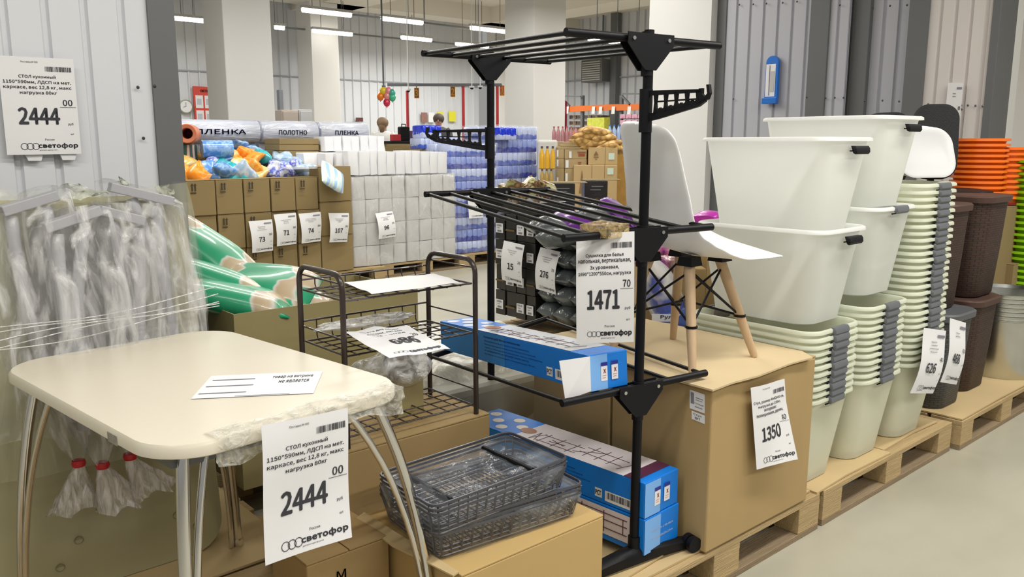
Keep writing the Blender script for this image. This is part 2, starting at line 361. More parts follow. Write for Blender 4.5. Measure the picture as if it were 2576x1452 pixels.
o = MB().box((8.0, min(p.y, q.y), 0), (8.08, max(p.y, q.y)+.01, p.z)).box((7.98, min(p.y, q.y)-.02, p.z-.06), (8.1, max(p.y, q.y)+.02, p.z), 0).build('door_post', mat('red_paint', (.30, .022, .03), .45))
tag(o, 'dark red steel post beyond the right end of the panelled wall', 'post')

# ------------------------------------------------------------------ ceiling lights (rows of tubes)
GLOW = mat('tube_glow', (1, .98, .90), emit=9); HOUS = mat('lamp_housing', (.5, .5, .5), .5)
lights = [(755, 25, 888, 38), (953, 47, 1070, 57), (1180, 70, 1280, 80), (425, 45, 517, 52), (690, 68, 716, 71), (780, 78, 892, 86), (1000, 95, 1095, 100), (1145, 110, 1230, 118), (1480, 97, 1535, 99), (1585, 142, 1625, 146)]
wh = ['nearest row, left of centre', 'nearest row, middle', 'nearest row, right end by the column', 'far left by the grey wall edge', 'just right of the big column', 'second row, above the far column', 'second row, above the balloons', 'second row, left of the drying rack', 'seen through the top of the drying rack', 'beside the right post of the drying rack']
for (a, b, c, d), wl in zip(lights, wh):
    z = 3.62; P = pz(a, b, z); Q = pz(c, d, z)
    if a > 1400: P = pd(a, b, 14.); Q = P+Vector((.9, 0, 0))
    Q.y = P.y = (P.y+Q.y)/2; Q.z = P.z
    r = thing('tube_lamp', 'glowing white tube lamp, '+wl, 'lamp', tuple(P))
    MB().box((P.x, P.y-.05, P.z+.03), (Q.x, P.y+.05, P.z+.075)).build('housing', HOUS, r)
    MB().tube([(P.x+.02, P.y, P.z), (Q.x-.02, P.y, P.z)], .04, 10).build('tube', GLOW, r, smooth=60)
    if P.x > 3:
        [MB().bar((hx, P.y, P.z+.07), (hx, P.y, 4.6), .008, .008).build('hanger', GREYT, r) for hx in (P.x+.2, Q.x-.2)]
for (a, b, c, d, lb) in ((716, 69, 1500, 128, 'thin grey cable rail running along the second lamp row'), (888, 37, 1290, 66, 'thin grey cable rail running along the nearest lamp row')):
    P = pz(a, b, 3.72); Q = pz(c, d, 3.72); Q.y = P.y
    if Q.x > 14: Q.x = 14
    rr_ = thing('lamp_rail', lb, 'rail', tuple(P)); MB().bar(P, Q, .05, .03).build('rail', GREYT, rr_); [MB().bar(P.lerp(Q, t), P.lerp(Q, t)+Vector((0, 0, 4.6-P.z)), .01, .01).build('hanger', GREYT, rr_) for t in (.1, .5, .9)]

# ------------------------------------------------------------------ pallets
def make_pallet(mm=WOOD, dk=WOODD):
    r = thing('pallet', 'wooden pallet', 'pallet', (0, 0, 0), 'wooden pallets', local=True)
    ys = [(0, .145), (.165, .265), (.3275, .4725), (.535, .635), (.655, .8)]
    for a, b in ys: MB().box((0, a, .122), (1.2, b, .144)).build('deck_board', mm, r, bevel=.002)
    for x in (0, .5275, 1.055): MB().box((x, 0, .1), (x+.145, .8, .1215)).build('cross_board', mm, r)
    for x in (0, .5275, 1.055):
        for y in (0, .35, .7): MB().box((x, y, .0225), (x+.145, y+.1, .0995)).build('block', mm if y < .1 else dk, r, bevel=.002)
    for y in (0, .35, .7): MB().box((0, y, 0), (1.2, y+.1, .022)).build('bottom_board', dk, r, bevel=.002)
    return r
pal = make_pallet()
pals = [(1.62, 1.45, 0, 'pallet under the big brown carton, its near edge by the aisle'), (2.85, 1.45, 0, 'pallet under the stacks of clear storage bins'), (4.09, 1.42, 0, 'pallet under the wicker hampers and metal buckets'),
        (-.05, 2.195, 0, 'pallet under the wrapped table tops behind the dining table'), (-.42, 1.38, 0, 'pallet under the near legs of the cream table'), (1.17, 3.12, 0, 'pallet behind the wire rack under the open olive carton'),
        (1.68, 2.3, 0, 'pallet behind the drying rack under the wrapped load')]
pal.location = (pals[0][0], pals[0][1], 0); pal['label'] = pals[0][3]
for x, y, rz, lb in pals[1:]: copy_tree(pal, (x, y, 0), rz, lb)
def slab(poly, z, t, name, label, m=CARDL, cat='cardboard sheet', wob=.004):
    vs = [Vector((x, y, z+random.uniform(0, wob))) for x, y in poly]; n = len(vs)
    mb = MB().add(vs+[v+Vector((0, 0, t)) for v in vs], [tuple(range(n-1, -1, -1)), tuple(range(n, 2*n))]+[(i, (i+1) % n, n+(i+1) % n, n+i) for i in range(n)])
    return tag(mb.build(name, m, loc=tuple(vs[0])), label, cat)
slab([(1.70, 1.475), (2.3, 1.47), (2.795, 1.478), (2.79, 2.2), (1.64, 2.2), (1.64, 1.8)], .1445, .007, 'cardboard_sheet', 'cardboard sheet lying under the drying rack wheel and the big carton')
slab([(2.80, 1.452), (3.05, 1.462), (3.42, 1.456), (3.41, 2.2), (2.86, 2.2)], .1445, .007, 'cardboard_sheet', 'cardboard sheet under the nearest stack of clear bins')
slab([(3.43, 1.49), (3.75, 1.502), (3.98, 1.49), (4.0, 2.2), (3.43, 2.2)], .1445, .006, 'cardboard_sheet', 'cardboard sheet with a dark outline under the farther bin stacks')
slab([(4.10, 1.425), (4.6, 1.43), (5.3, 1.425), (5.28, 2.15), (4.08, 2.2)], .1445, .007, 'cardboard_sheet', 'cardboard sheet under the grey and brown wicker hampers')
slab([(1.72, 1.50), (1.97, 1.52), (2.0, 1.80), (1.74, 1.78)], .153, .006, 'cardboard_flap', 'loose cardboard flap beneath the caster of the drying rack')
slab([(.1, 2.33), (1.12, 2.35), (1.12, 3.05), (.0, 3.05)], .1445, .008, 'cardboard_sheet', 'cardboard sheet beneath the leaning wrapped table tops')

# ------------------------------------------------------------------ cartons
def carton(label, a, b, m=CARD, group=None, name='carton', tape=True, open_=False, top=None, seam='x', bev=.004, marks=None):
    (x0, y0, z0), (x1, y1, z1) = a, b
    r = thing(name, label, 'box', (x0, y0, z0), group)
    if open_:
        t = .005; mb = MB(); mb.box((x0, y0, z0), (x1, y0+t, z1)).box((x0, y1-t, z0), (x1, y1, z1)).box((x0, y0+t, z0), (x0+t, y1-t, z1)).box((x1-t, y0+t, z0), (x1, y1-t, z1)).box((x0+t, y0+t, z0), (x1-t, y1-t, z0+t))
        mb.build('body', m, r)
    else:
        MB().box((x0, y0, z0), (x1, y1, z1-.006)).build('body', m, r, bevel=bev)
        ym = (y0+y1)/2; xm = (x0+x1)/2
        if seam == 'x':
            MB().box((x0, y0, z1-.0055), (x1, ym-.0015, z1)).build('top_flap', m, r, bevel=.0015)
            MB().box((x0, ym+.0015, z1-.0055), (x1, y1, z1)).build('top_flap', m, r, bevel=.0015)
        else:
            MB().box((x0, y0, z1-.0055), (xm-.0015, y1, z1)).build('top_flap', m, r, bevel=.0015)
            MB().box((xm+.0015, y0, z1-.0055), (x1, y1, z1)).build('top_flap', m, r, bevel=.0015)
    return r
# ================================================================== CREAM TABLE
def bowed(w, d, r, z, bow=.012, n=8):
    pts = rrect(w, d, r, z, n); return [Vector((p.x*(1+bow*(1-(2*p.y/d)**2)*2), p.y*(1+bow*(1-(2*p.x/w)**2)*2), z)) for p in pts]
TC = Vector((.722, 2.022, 0)); TA = 6.5
r = thing('dining_table', 'cream rectangular table with rounded corners on curved chrome legs, in the left foreground', 'table', (TC.x, TC.y, .15), local=True, rotz=math.radians(TA))
TW, TL_ = .615, .93
mb = MB(); zs = [(-.006, .70), (0, .704), (0, .722), (-.005, .73)]
mb.loft([[Vector((p.x*(1+dx/.3), p.y*(1+dx/.45), z)) for p in bowed(TW, TL_, .11, 0)] for dx, z in zs]); mb.build('tabletop', TABLE, r, smooth=50)
iT = (T(TC.x, TC.y, .15) @ Rz(TA)).inverted()
def leg_curve(top, mid, foot, n=12):
    out = []
    for i in range(n+1):
        t = i/n; out.append(top*(1-t)**2+mid*2*t*(1-t)+foot*t*t)
    return out
for (sx, sy, fx, fy, bx_, by_) in ((-1, -1, -.275, -.44, -.185, -.40), (1, -1, .375, -.45, .14, -.42), (-1, 1, -.315, .44, -.235, .27), (1, 1, .315, .43, .15, .40)):
    foot = Vector((fx, fy, .005)); a2 = Vector((sx*.235, sy*.40, .70)); b2 = Vector((bx_, by_, .70))
    m2 = Vector((a2.x*.1+foot.x*.9, a2.y*.15+foot.y*.85, .42)); m3 = Vector((b2.x*.12+foot.x*.88, b2.y*.12+foot.y*.88, .42))
    MB().tube(leg_curve(a2, m2, foot), .0135, 12).build('leg', CHROME, r, smooth=60)
    MB().tube(leg_curve(b2, m3, foot+Vector(((b2.x-a2.x), (b2.y-a2.y), 0)).normalized()*.024), .0085, 10).build('leg_brace', CHROME, r, smooth=60)
    MB().lathe([(.016, 0), (.016, .02), (.014, .03)], foot-Vector((0, 0, .004)), 12, c0=True, c1=True).build('leg_cap', CHROME, r, smooth=40)
fr = MB()
for a, b in (((-.25, -.40), (.25, -.40)), ((-.25, .40), (.25, .40)), ((-.25, -.40), (-.25, .40)), ((.25, -.40), (.25, .40))): fr.bar((*a, .685), (*b, .685), .02, .03)
fr.build('underframe', GREYT, r)
mb = MB(); mb.box((-.312, -.28, .701), (-.3065, -.235, .7215)); mb.build('edge_chip', mat('chip_grey', (.33, .31, .27), .7, var=.5, vscale=90), r)
# clear tape crumpled over the near edge
def tapef(u, v):
    x = -.20+u*.47; yb = -.468-.004*math.sin(u*9)
    k = v*3.0
    if k < 1: y, z = yb+.05+.012*math.sin(u*14)-k*.048, .7325
    elif k < 2: y, z = yb-.006, .7325-(k-1)*.034
    else: y, z = yb+.004-(k-2)*.006, .700-(k-2)*(.012+.020*math.sin(u*7+1)**2)
    return Vector((x, y, z))+noise.noise_vector(Vector((u*22, v*7, 3)))*.0035+Vector((0, -.002, .002))
t_ = MB().sheet(tapef, 90, 18).xf(iT.inverted()); 
tag(t_.build('packing_film', film_mat('tape_film', (.78, .76, .68), .38, rough=.08, scale=30), loc=(.7, 1.55, .85), smooth=180), 'crumpled clear film taped over the near edge of the cream table', 'film')
P = [pz(480, 1004, .8815), pz(532, 946, .8815), pz(812, 934, .8815), pz(785, 986, .8815)]
sf = Surf(P[1], P[2]-P[1], P[0]-P[1]); sf.n = Vector((0, 0, 1))
rt = thing('paper_sheet', 'white printed sheet lying face down on the cream table', 'paper', tuple(P[1]))
paper_sheet(rt, sf, 6, 4, mat('paper_thin', (.80, .81, .84), .6)); mb = MB()
for v_, a_, b_ in ((.22, .05, .42), (.5, .04, .44), (.8, .03, .42)): sf.rect(mb, a_, v_, b_, v_+.035, .0011)
sf.rect(mb, .35, .97, .8, .985, .0011); mb.build('ruled_lines', INKG, rt)
mb = MB(); sf.text(mb, 'товар на витрине', .75, .22, w=.36, hgt=.13, h=.0011); sf.text(mb, 'не является', .78, .42, w=.26, hgt=.12, h=.0011); mb.build('small_print', mat('faint_ink', (.5, .5, .55), .7), rt)
LT = ['СТОЛ кухонный', '1150*590мм, ЛДСП на мет.', 'каркасе, вес 12,8 кг, макс', 'нагрузка 80кг']
tl, tr_, bl = pY(653, 1070, 1.528), pY(873, 1026, 1.545), pY(668, 1424, 1.50)
price_tag('price tag 2444 hanging from the near edge of the cream table', tl, tr_-tl, bl-tl, '2444', lines=LT, bend=lambda u, v: .006*math.sin(v*5+1)*(1-v*.4)+.004*math.sin(u*4+v*3))
tl, tr_, bl = pY(-8, 139, WL-.03), pY(184, 149, WL-.03), pY(18, 390, WL-.03)
rt = price_tag('price tag 2444 on the left panelled wall above the wrapped tables', tl, tr_-tl, bl-tl, '2444', lines=LT, bend=lambda u, v: .002*math.sin(u*6))
for (x, y) in ((85, 395), (170, 393)):
    c = pY(x, y, WL-.01); tag(MB().hexa([c+Vector(q) for q in ((-.018, 0, -.012), (.018, 0, -.012), (.026, 0, .012), (-.026, 0, .012), (-.018, -.012, -.012), (.018, -.012, -.012), (.026, -.012, .012), (-.026, -.012, .012))]).build('wall_bracket', WHITEP, loc=tuple(c)), 'small white bracket below the wall price tag, '+('left one' if x < 100 else 'right one'), 'bracket')

# ================================================================== WRAPPED TABLE TOPS AND LEG FRAMES
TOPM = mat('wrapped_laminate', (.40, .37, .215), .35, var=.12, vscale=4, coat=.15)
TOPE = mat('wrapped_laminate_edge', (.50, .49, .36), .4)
def lean(x, z, y0, k=.15): return Vector((x, y0+(z-.15)*k, z))
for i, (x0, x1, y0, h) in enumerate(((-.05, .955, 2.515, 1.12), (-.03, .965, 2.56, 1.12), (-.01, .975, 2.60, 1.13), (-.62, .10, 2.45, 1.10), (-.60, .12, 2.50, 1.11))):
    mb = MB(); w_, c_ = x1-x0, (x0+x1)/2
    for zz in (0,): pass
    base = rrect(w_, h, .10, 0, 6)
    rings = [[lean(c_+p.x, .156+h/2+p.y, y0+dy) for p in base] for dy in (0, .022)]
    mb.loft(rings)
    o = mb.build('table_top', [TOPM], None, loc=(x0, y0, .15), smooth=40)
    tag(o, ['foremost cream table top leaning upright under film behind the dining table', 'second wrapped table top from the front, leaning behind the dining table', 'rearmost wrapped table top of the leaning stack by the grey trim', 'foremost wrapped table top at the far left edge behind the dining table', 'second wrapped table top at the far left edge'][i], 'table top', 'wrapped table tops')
    if i == 0:
        pass
for i, (px, py) in enumerate(((207, 1370), (158, 1437), (503, 1330), (455, 1305))):
    c = pY(px, py, 2.50); c = lean(c.x, c.z, 2.513)
    tag(MB().lathe([(0.001, -.002), (.011, -.002), (.012, .002)], (0, 0, 0), 14, c0=True).xf(T(c) @ Matrix.Rotation(math.pi/2, 4, 'X')).build('screw_cover', mat('cover_olive', (.30, .28, .16), .5), loc=tuple(c)), 'small round screw cover on the leaning table top, '+('left low', 'lowest', 'right', 'mid right')[i], 'screw cover')
# green-cream film around the stack
def wrapf(u, v):
    x = -.70+u*1.68; z = .52+v*.80
    y = 2.50+(z-.15)*.15-.015
    if u > .92: y += (u-.92)*2.0; x = .96+.02*(1-v)+.02*math.sin(v*9)
    return Vector((x, y, z))+noise.noise_vector(Vector((x*7, z*3, 1)))*.018
tag(MB().sheet(wrapf, 60, 24).build('stretch_film', film_mat('green_film', (.60, .60, .42), .34, scale=4, stretch=(2, 2, .4), bump=.5, band=(.45, .7, .12, .5)), loc=(0, 2.5, .5), smooth=180), 'greenish stretch film wrapped round the leaning table tops', 'film')
FRM = mat('frame_grey', (.40, .40, .43), .45)
frames = [((3, 532), (142, 491), [((28, 545), (60, 800), (110, 905)), ((115, 520), (150, 700), (175, 960))], (198, 1165), 'leftmost bagged leg frame'),
          ((110, 574), (250, 528), [((145, 590), (150, 780), (190, 900)), ((215, 560), (180, 760), (205, 990))], (258, 1170), 'second bagged leg frame from the left'),
          ((249, 528), (362, 556), [((285, 560), (335, 800), (350, 905)), ((350, 575), (352, 800), (352, 1000))], (327, 1148), 'third bagged leg frame from the left'),
          ((275, 470), (433, 507), [((330, 500), (410, 680), (440, 860)), ((390, 510), (420, 700), (425, 850))], (450, 1140), 'rightmost bagged leg frame')]
REDT = mat('red_tie', (.55, .02, .03), .4)
def Yat(z, off=0): return 2.47+(max(z, .5)-.5)*.19+off
def fp(px, py, off=0):
    y = 2.55
    for _ in range(4): y = Yat(pY(px, py, y).z, off)
    return pY(px, py, y)
for i, (a, b, legs, tie, lb) in enumerate(frames):
    A, B = fp(*a, -.02*(i % 2)), fp(*b, -.02*(i % 2)); off = (0, -.045, -.03, .02)[i]
    A, B = fp(*a, off), fp(*b, off)
    r = thing('leg_frame', 'grey steel leg frame under clear film, '+lb, 'table frame', tuple(A), 'bagged table leg frames')
    MB().bar(A, B, .045, .028).build('cross_bar', FRM, r, bevel=.003)
    for L in legs:
        pts = [fp(*q, off+.012) for q in L]; cv = leg_curve(pts[0], pts[1]*1.0, pts[2], 10)
        MB().tube(cv+[cv[-1]+(cv[-1]-cv[-2])*2.0], .017, 10).build('leg', FRM, r, smooth=60)
    # bag: from the bar down to the tie, then a flared skirt
    tp = fp(tie[0], tie[1], off) if i < 3 else fp(tie[0], tie[1]-30, off)
    nn = 26; rings = []
    mid = (A+B)/2; ax = (B-A); hw = ax.length/2+.02; ax = ax.normalized()
    rr = random.Random(i)
    for k in range(15):
        t = k/14; c = mid.lerp(tp, t); wd = hw*(1-t**1.8)+.012+(.05*math.sin(t*3.1)); dp = .045*(1-t)+.012+.03*math.sin(t*3.1)
        ring = []
        for j in range(nn):
            an = 2*math.pi*j/nn; f_ = 1+.13*math.sin(an*5+k*.5+i)*t+.06*math.sin(an*9-k)
            axk = ax.lerp(Vector((1, 0, 0)), min(1, t*1.5)).normalized()
            ring.append(c+axk*math.cos(an)*wd*f_+Vector((0, 1, 0))*math.sin(an)*dp*f_+Vector((0, 0, .03*(1-t)**3*math.sin(an))))
        rings.append(ring)
    bgp = thing('plastic_bag', 'clear bag over the '+lb, 'bag', tuple(mid), 'clear bags over the leg frames')
    MB().loft(rings, True, False).disp(.010, 11, i).build('bag', BAG, bgp, smooth=180)
    if i < 3:
        MB().lathe([(.0165, -.009), (.019, 0), (.0165, .009)], tp, 14).build('red_tie', REDT, bgp, smooth=60)
        dx, sc_ = ((-.01, 1), (.02, 1.05), (.03, .9))[i]
        rings = []
        for k in range(9):
            t = k/8; rings.append([tp+Vector((dx*t*2, 0, -.006-t*.125*sc_+.010*math.sin(2*math.pi*j/nn*4+i)*t))+Vector((math.cos(2*math.pi*j/nn)*(.013+.048*t**.8)*(1+.22*math.sin(7*2*math.pi*j/nn+i)*t), math.sin(2*math.pi*j/nn)*(.011+.026*t)*(1+.22*math.cos(6*2*math.pi*j/nn)*t), 0)) for j in range(nn)])
        MB().loft(rings, False, False).disp(.006, 30, i+4).build('bag_skirt', film_mat('skirt_film', (.86, .84, .82), .55, scale=24, rough=.2, stretch=(2, 2, .3), band=(.4, .65, .25, .85)), bgp, smooth=180)
# outer shrink film with horizontal stretch bands in front of the frames
def outf(u, v):
    z = .66+v*.62; x = -.05+u*.98
    return Vector((x, Yat(z, -.085)+.06*abs(u-.5)**2*3, z))+noise.noise_vector(Vector((x*6, z*4, 9)))*.02
tag(MB().sheet(outf, 50, 30).build('stretch_film', BAG, loc=(0, 2.45, .6), smooth=180), 'clear creased film drawn around the bagged leg frames', 'film')
bm_ = MB()
for k, z in enumerate((.915, .925, .94, .955, .905)):
    pts = [Vector((-.25+1.22*j/24, Yat(z, -.10)+.03*(j/24), z+.010*math.sin(j*.45+k)+.05*(j/24)**2)) for j in range(25)]
    bm_.tube(pts, .0016, 4)
tag(bm_.build('film_bands', film_mat('band_film', (.9, .9, .88), .7, rough=.05, scale=30), loc=(0, 2.4, .9), smooth=60), 'twisted clear film bands holding the bagged leg frames together', 'film', kind='stuff')
for k, (a, b, c, d) in enumerate((((150, 475), (200, 500), (280, 485), (180, 455)), ((290, 452), (305, 480), (325, 478), (315, 450)), ((385, 470), (433, 505), (436, 480), (425, 462)))):
    q = [fp(*p_, .05+.01*k) for p_ in (a, b, c, d)]
    sh = MB().sheet(lambda u, v: (q[0]*(1-u)+q[1]*u)*(1-v)+(q[3]*(1-u)+q[2]*u)*v+noise.noise_vector(Vector((u*3, v*3, k)))*.02, 8, 6)
    tag(sh.build('film_scrap', film_mat('scrap_film', (.62, .66, .56), .7, scale=12), loc=tuple(q[0]), smooth=180), 'torn end of film sticking up over the wrapped frames, '+('left', 'middle', 'right')[k], 'film')
# ================================================================== CARTONS IN THE FOREGROUND
carton('closed brown carton on which the brown wire rack stands', (1.02, 2.0, .30), (1.655, 2.33, .58), seam='x')
carton('lower brown carton beneath the wire rack carton', (1.02, 2.02, .148), (1.655, 2.33, .299), CARD, seam='x')
rG = carton('brown carton in front carrying the shrink-wrapped wire trays', (1.148, 1.50, .001), (1.662, 1.955, .40), mat('cardboard_tan', (.54, .37, .15), .75, bump=.1, bscale=8, var=.08, vscale=3), seam='x')
mb = MB(); a_ = pz(890, 1290, .403); fl = [Vector((1.148, 1.51, .402)), Vector((1.148, 1.955, .402)), Vector((1.118, 1.95, .396)), Vector((1.108, 1.75, .392)), Vector((1.122, 1.6, .397)), Vector((1.13, 1.51, .398))]
mb.add(fl+[v+Vector((0, 0, .004)) for v in fl], [tuple(range(5, -1, -1)), tuple(range(6, 12))]+[(i, (i+1) % 6, 6+(i+1) % 6, 6+i) for i in range(6)]); mb.build('bent_flap', CARDL, rG)
rb = carton('brown carton marked with a handwritten letter, left of the tray carton', (.885, 1.80, .001), (1.13, 2.005, .40), mat('cardboard_dark', (.40, .27, .115), .8, bump=.1, bscale=8, var=.1, vscale=3), seam='y')
P = pY(845, 1428, 1.798); sf = Surf(P, Vector((.03, 0, 0)), Vector((0, 0, -.05))); mb = MB(); sf.text(mb, 'М', .5, .5, w=.9, hgt=.5, h=.001); mb.build('lettering', mat('brown_ink', (.16, .09, .03), .8), rb)
# big cartons by the aisle
BX = carton('big brown carton by the aisle under the white chair, tagged 1350', (2.09, 1.445, .152), (2.712, 1.857, .700), seam='x', bev=.006)
carton('big brown carton just behind the tagged one, below the drying rack shelf', (2.09, 1.868, .152), (2.70, 2.26, .700), seam='x')
pl = [(2.652, 1.425), (2.52, 1.432), (2.30, 1.418), (2.18, 1.432), (2.066, 1.428), (2.07, 1.62), (2.085, 1.9), (2.15, 2.28), (2.715, 2.28), (2.70, 1.9), (2.713, 1.5)]
vs = [Vector((x, y, .7028+.0022*math.sin(x*20+y*9))) for x, y in pl]; n_ = len(vs)
tag(MB().add(vs+[v+Vector((0, 0, .006)) for v in vs], [tuple(range(n_-1, -1, -1)), tuple(range(n_, 2*n_))]+[(i, (i+1) % n_, n_+(i+1) % n_, n_+i) for i in range(n_)], 0).build('cardboard_sheet', mat('cardboard_pale', (.60, .47, .28), .8, bump=.2, bscale=4, var=.1, vscale=4), loc=(2.3, 1.8, .708)), 'wavy-edged pale cardboard sheet lying on top of the two big cartons', 'cardboard sheet')
tl, tr_, bl = pY(1880, 974, 1.436), pY(1968, 952, 1.436), pY(1890, 1178, 1.43)
def curl(u, v): return .012+.004*math.sin(u*5)+(.045*max(0, (u+v-1.25))**1.2 if u+v > 1.25 else 0)+.008*v
price_tag('crumpled price tag 1350 stuck on the big carton by the aisle', tl, tr_-tl, bl-tl, '1350', '40', ['Стул, размер 46х82х41 см,', 'нагрузка до 120кг,', 'материалы:', 'полипропилен, дерево,'], bend=curl)
sf0 = Surf(pX(1736, 980, 2.088), pX(1775, 994, 2.088)-pX(1736, 980, 2.088), pX(1735, 1027, 2.088)-pX(1736, 980, 2.088))
for k, (y0_, y1_, lb) in enumerate(((980, 1030, 'upper white sticker'), (1033, 1057, 'lower white sticker'))):
    a_, b_, c_ = pX(1735+k*5, y0_, 2.0885), pX(1773, y0_+13, 2.0885), pX(1735+k*5, y1_-3, 2.0885); sf = Surf(a_, b_-a_, c_-a_)
    r = thing('sticker', lb+' on the left side of the big carton', 'sticker', tuple(a_)); paper_sheet(r, sf, 2, 2); mb = MB()
    if k == 0: sf.rect(mb, .08, .1, .3, .7, .001); sf.text(mb, 'СТУЛ белый', .62, .62, w=.6, hgt=.08, h=.001); sf.text(mb, '46х41х82', .6, .8, w=.5, hgt=.08, h=.001); sf.rect(mb, .4, .3, .9, .34, .001); sf.rect(mb, .4, .42, .85, .45, .001)
    else: sf.text(mb, 'Стул', .45, .3, w=.6, hgt=.3, h=.001); sf.text(mb, '№7', .45, .7, w=.4, hgt=.3, h=.001)
    mb.build('small_print', INKG, r)

# ================================================================== BROWN WIRE RACK
r = thing('wire_rack', 'brown three tier wire rack with looped tubular ends standing on a carton', 'rack', (1.38, 2.15, .58))
X0, X1, Y0, Y1, Z0, Z1 = 1.14, 1.615, 2.022, 2.278, .581, 1.087
for X in (X0, X1):
    arc = lambda y, s: [Vector((X, y+s*.045*(1-math.cos(a)), Z1-.045+.045*math.sin(a))) for a in [k*math.pi/12 for k in range(7)]]
    pts = [Vector((X, Y0, Z0))]+arc(Y0, 1)+arc(Y1, -1)[::-1]+[Vector((X, Y1, Z0))]
    MB().tube(pts, .0085, 10).build('end_loop', BROWNM, r, smooth=60)
for k, (z, tall) in enumerate(((1.012, 0), (.852, .062), (.612, .062))):
    mb = MB(); W = .0022
    lo = [Vector((X0+.01, Y0+.006, z)), Vector((X1-.01, Y0+.006, z)), Vector((X1-.01, Y1-.006, z)), Vector((X0+.01, Y1-.006, z))]
    for a, b in ((0, 1), (1, 2), (2, 3), (3, 0)): mb.tube([lo[a], lo[b]], .0032, 6)
    mb.build('tray_frame', BROWNM, r, smooth=60)
    gr = MB()
    for i in range(1, 5): yy = Y0+(Y1-Y0)*i/5; gr.tube([(X0+.01, yy, z), (X1-.01, yy, z)], W, 5)
    for i in range(1, 9):
        xx = X0+(X1-X0)*i/9; gr.tube([(xx, Y0+.006, z-.003), (xx, Y1-.006, z-.003)]+([(xx, Y1+.002, z+.012), (xx, Y1+.002, z+tall)] if tall else [(xx, Y1+.002, z+.012), (xx, Y1+.002, z+.03)]), W, 5)
    stuff(gr.build('wire_grid', BROWNM, r, smooth=60))
    tl_ = tall or .03
    MB().tube([(X0, Y1+.002, z+tl_), (X1, Y1+.002, z+tl_)], .0032, 6).build('back_rail', BROWNM, r)
    for X in (X0, X1): MB().tube([(X, Y0, z+.05), (X, Y1, z+.05)], .0026, 6).build('side_rail', BROWNM, r)
# papers on the rack
def sheet_on(pts, z, label, amp=.006, seed=1):
    q = [pz(x, y, z) for x, y in pts]
    r = thing('paper_sheet', label, 'paper', tuple(q[0])); sf = Surf(q[0], q[1]-q[0], q[3]-q[0], lambda u, v: amp*(noise.noise(Vector((u*3, v*3, seed)))+.4)); sf.n = Vector((0, 0, 1))
    D = q[2]-q[1]-(q[3]-q[0]); base = sf.at
    sf.at = lambda u, v, h=0: base(u, v, h)+D*u*v
    return r, sf
r, sf = sheet_on([(865, 712), (1090, 690), (1165, 713), (935, 742)], 1.022, 'white sheet lying on the top tier of the wire rack'); paper_sheet(r, sf, 10, 8)
r, sf = sheet_on([(862, 838), (1020, 822), (1133, 882), (980, 905)], .90, 'price tag 686 lying on the middle tier of the wire rack', .01, 4); r['category'] = 'price tag'; paper_sheet(r, sf, 10, 8)
mb = MB(); sf.text(mb, '686', .60, .55, w=.42, hgt=.2, bold=.035, h=.001); mb.build('price_figures', INK, r); mb = MB(); sf.text(mb, 'светофор', .66, .9, w=.5, hgt=.09, bold=.04, h=.001)
for k in range(3): sf.ring(mb, .20+.07*k, .9, .045, .18)
mb.build('logo', INK, r); mb = MB()
for k, ln in enumerate(('Полка для обуви', '3 секции, металл', 'разборная')): sf.text(mb, ln, .5, .12+.08*k, w=.6, hgt=.05, h=.001)
sf.text(mb, '20', .88, .38, w=.1, hgt=.09, h=.001); mb.build('small_print', INK, r)
def crumple(label, c, sx, sy, sz, m, seed, name='plastic_film', amp=.3, cat='film', nu=28, nv=18):
    mb = MB().ball((0, 0, 0), 1, nu, nv); mb.disp(amp, 1.6, seed).disp(amp*.4, 5, seed+3)
    mb.xf(T(Vector(c)) @ Matrix.Diagonal((sx, sy, sz, 1))); return tag(mb.build(name, m, loc=tuple(c), smooth=180), label, cat)
c = pz(860, 835, .905)
crumple('crumpled clear film spilling over the back of the middle rack tier', (1.32, 2.19, .905), .17, .06, .012, film_mat('crumple_film', (.85, .85, .85), .5, scale=26), 3)
# milky wrapped load behind the racks
tag(MB().box((1.78, 2.45, .15), (2.70, 3.1, .50)).disp(.012, 5, 2).build('wrapped_load', mat('wrapped_goods', (.34, .33, .27), .6, var=.3, vscale=6), loc=(2.1, 2.5, .15), bevel=.03), 'grey wrapped bundle on the floor pallet behind the drying rack', 'bundle')
def cloud(u, v):
    x = 1.70+u*1.04; y = 2.42+v*.75; z = .56-.34*max(0, (.25-v)*4)**1.5*.9-.3*max(0, (abs(u-.5)-.42)*6)**2
    return Vector((x, y, max(.16, z)))+noise.noise_vector(Vector((x*6, y*6, 2)))*.035
tag(MB().sheet(cloud, 60, 40).build('plastic_cover', film_mat('cover_film', (.74, .72, .62), .62, scale=8, rough=.2, band=(.35, .62, .35, .9)), loc=(2.3, 2.7, .3), smooth=180), 'creased milky plastic cover over the bundle behind the drying rack', 'film')
c = pd(1010, 918, 2.62)
r = thing('wrapped_pot', 'brown round item in crumpled clear film behind the wire rack', 'parcel', tuple(c))
MB().lathe([(.0, -.035), (.045, -.035), (.06, 0), (.055, .03), (0, .035)], c+Vector((0, 0, .005)), 16).build('pot', mat('peat', (.12, .075, .04), .9, var=.4, vscale=60), r, smooth=60)
MB().ball(c+Vector((-.02, .02, -.002)), (.15, .10, .055), 30, 18).disp(.03, 9, 3).build('film', film_mat('pot_film', (.86, .86, .84), .5, scale=22), r, smooth=180)
MB().box((c.x-.05, c.y-.05, .145), (c.x+.05, c.y+.05, c.z-.04)).build('stand_box', CARD2, r)

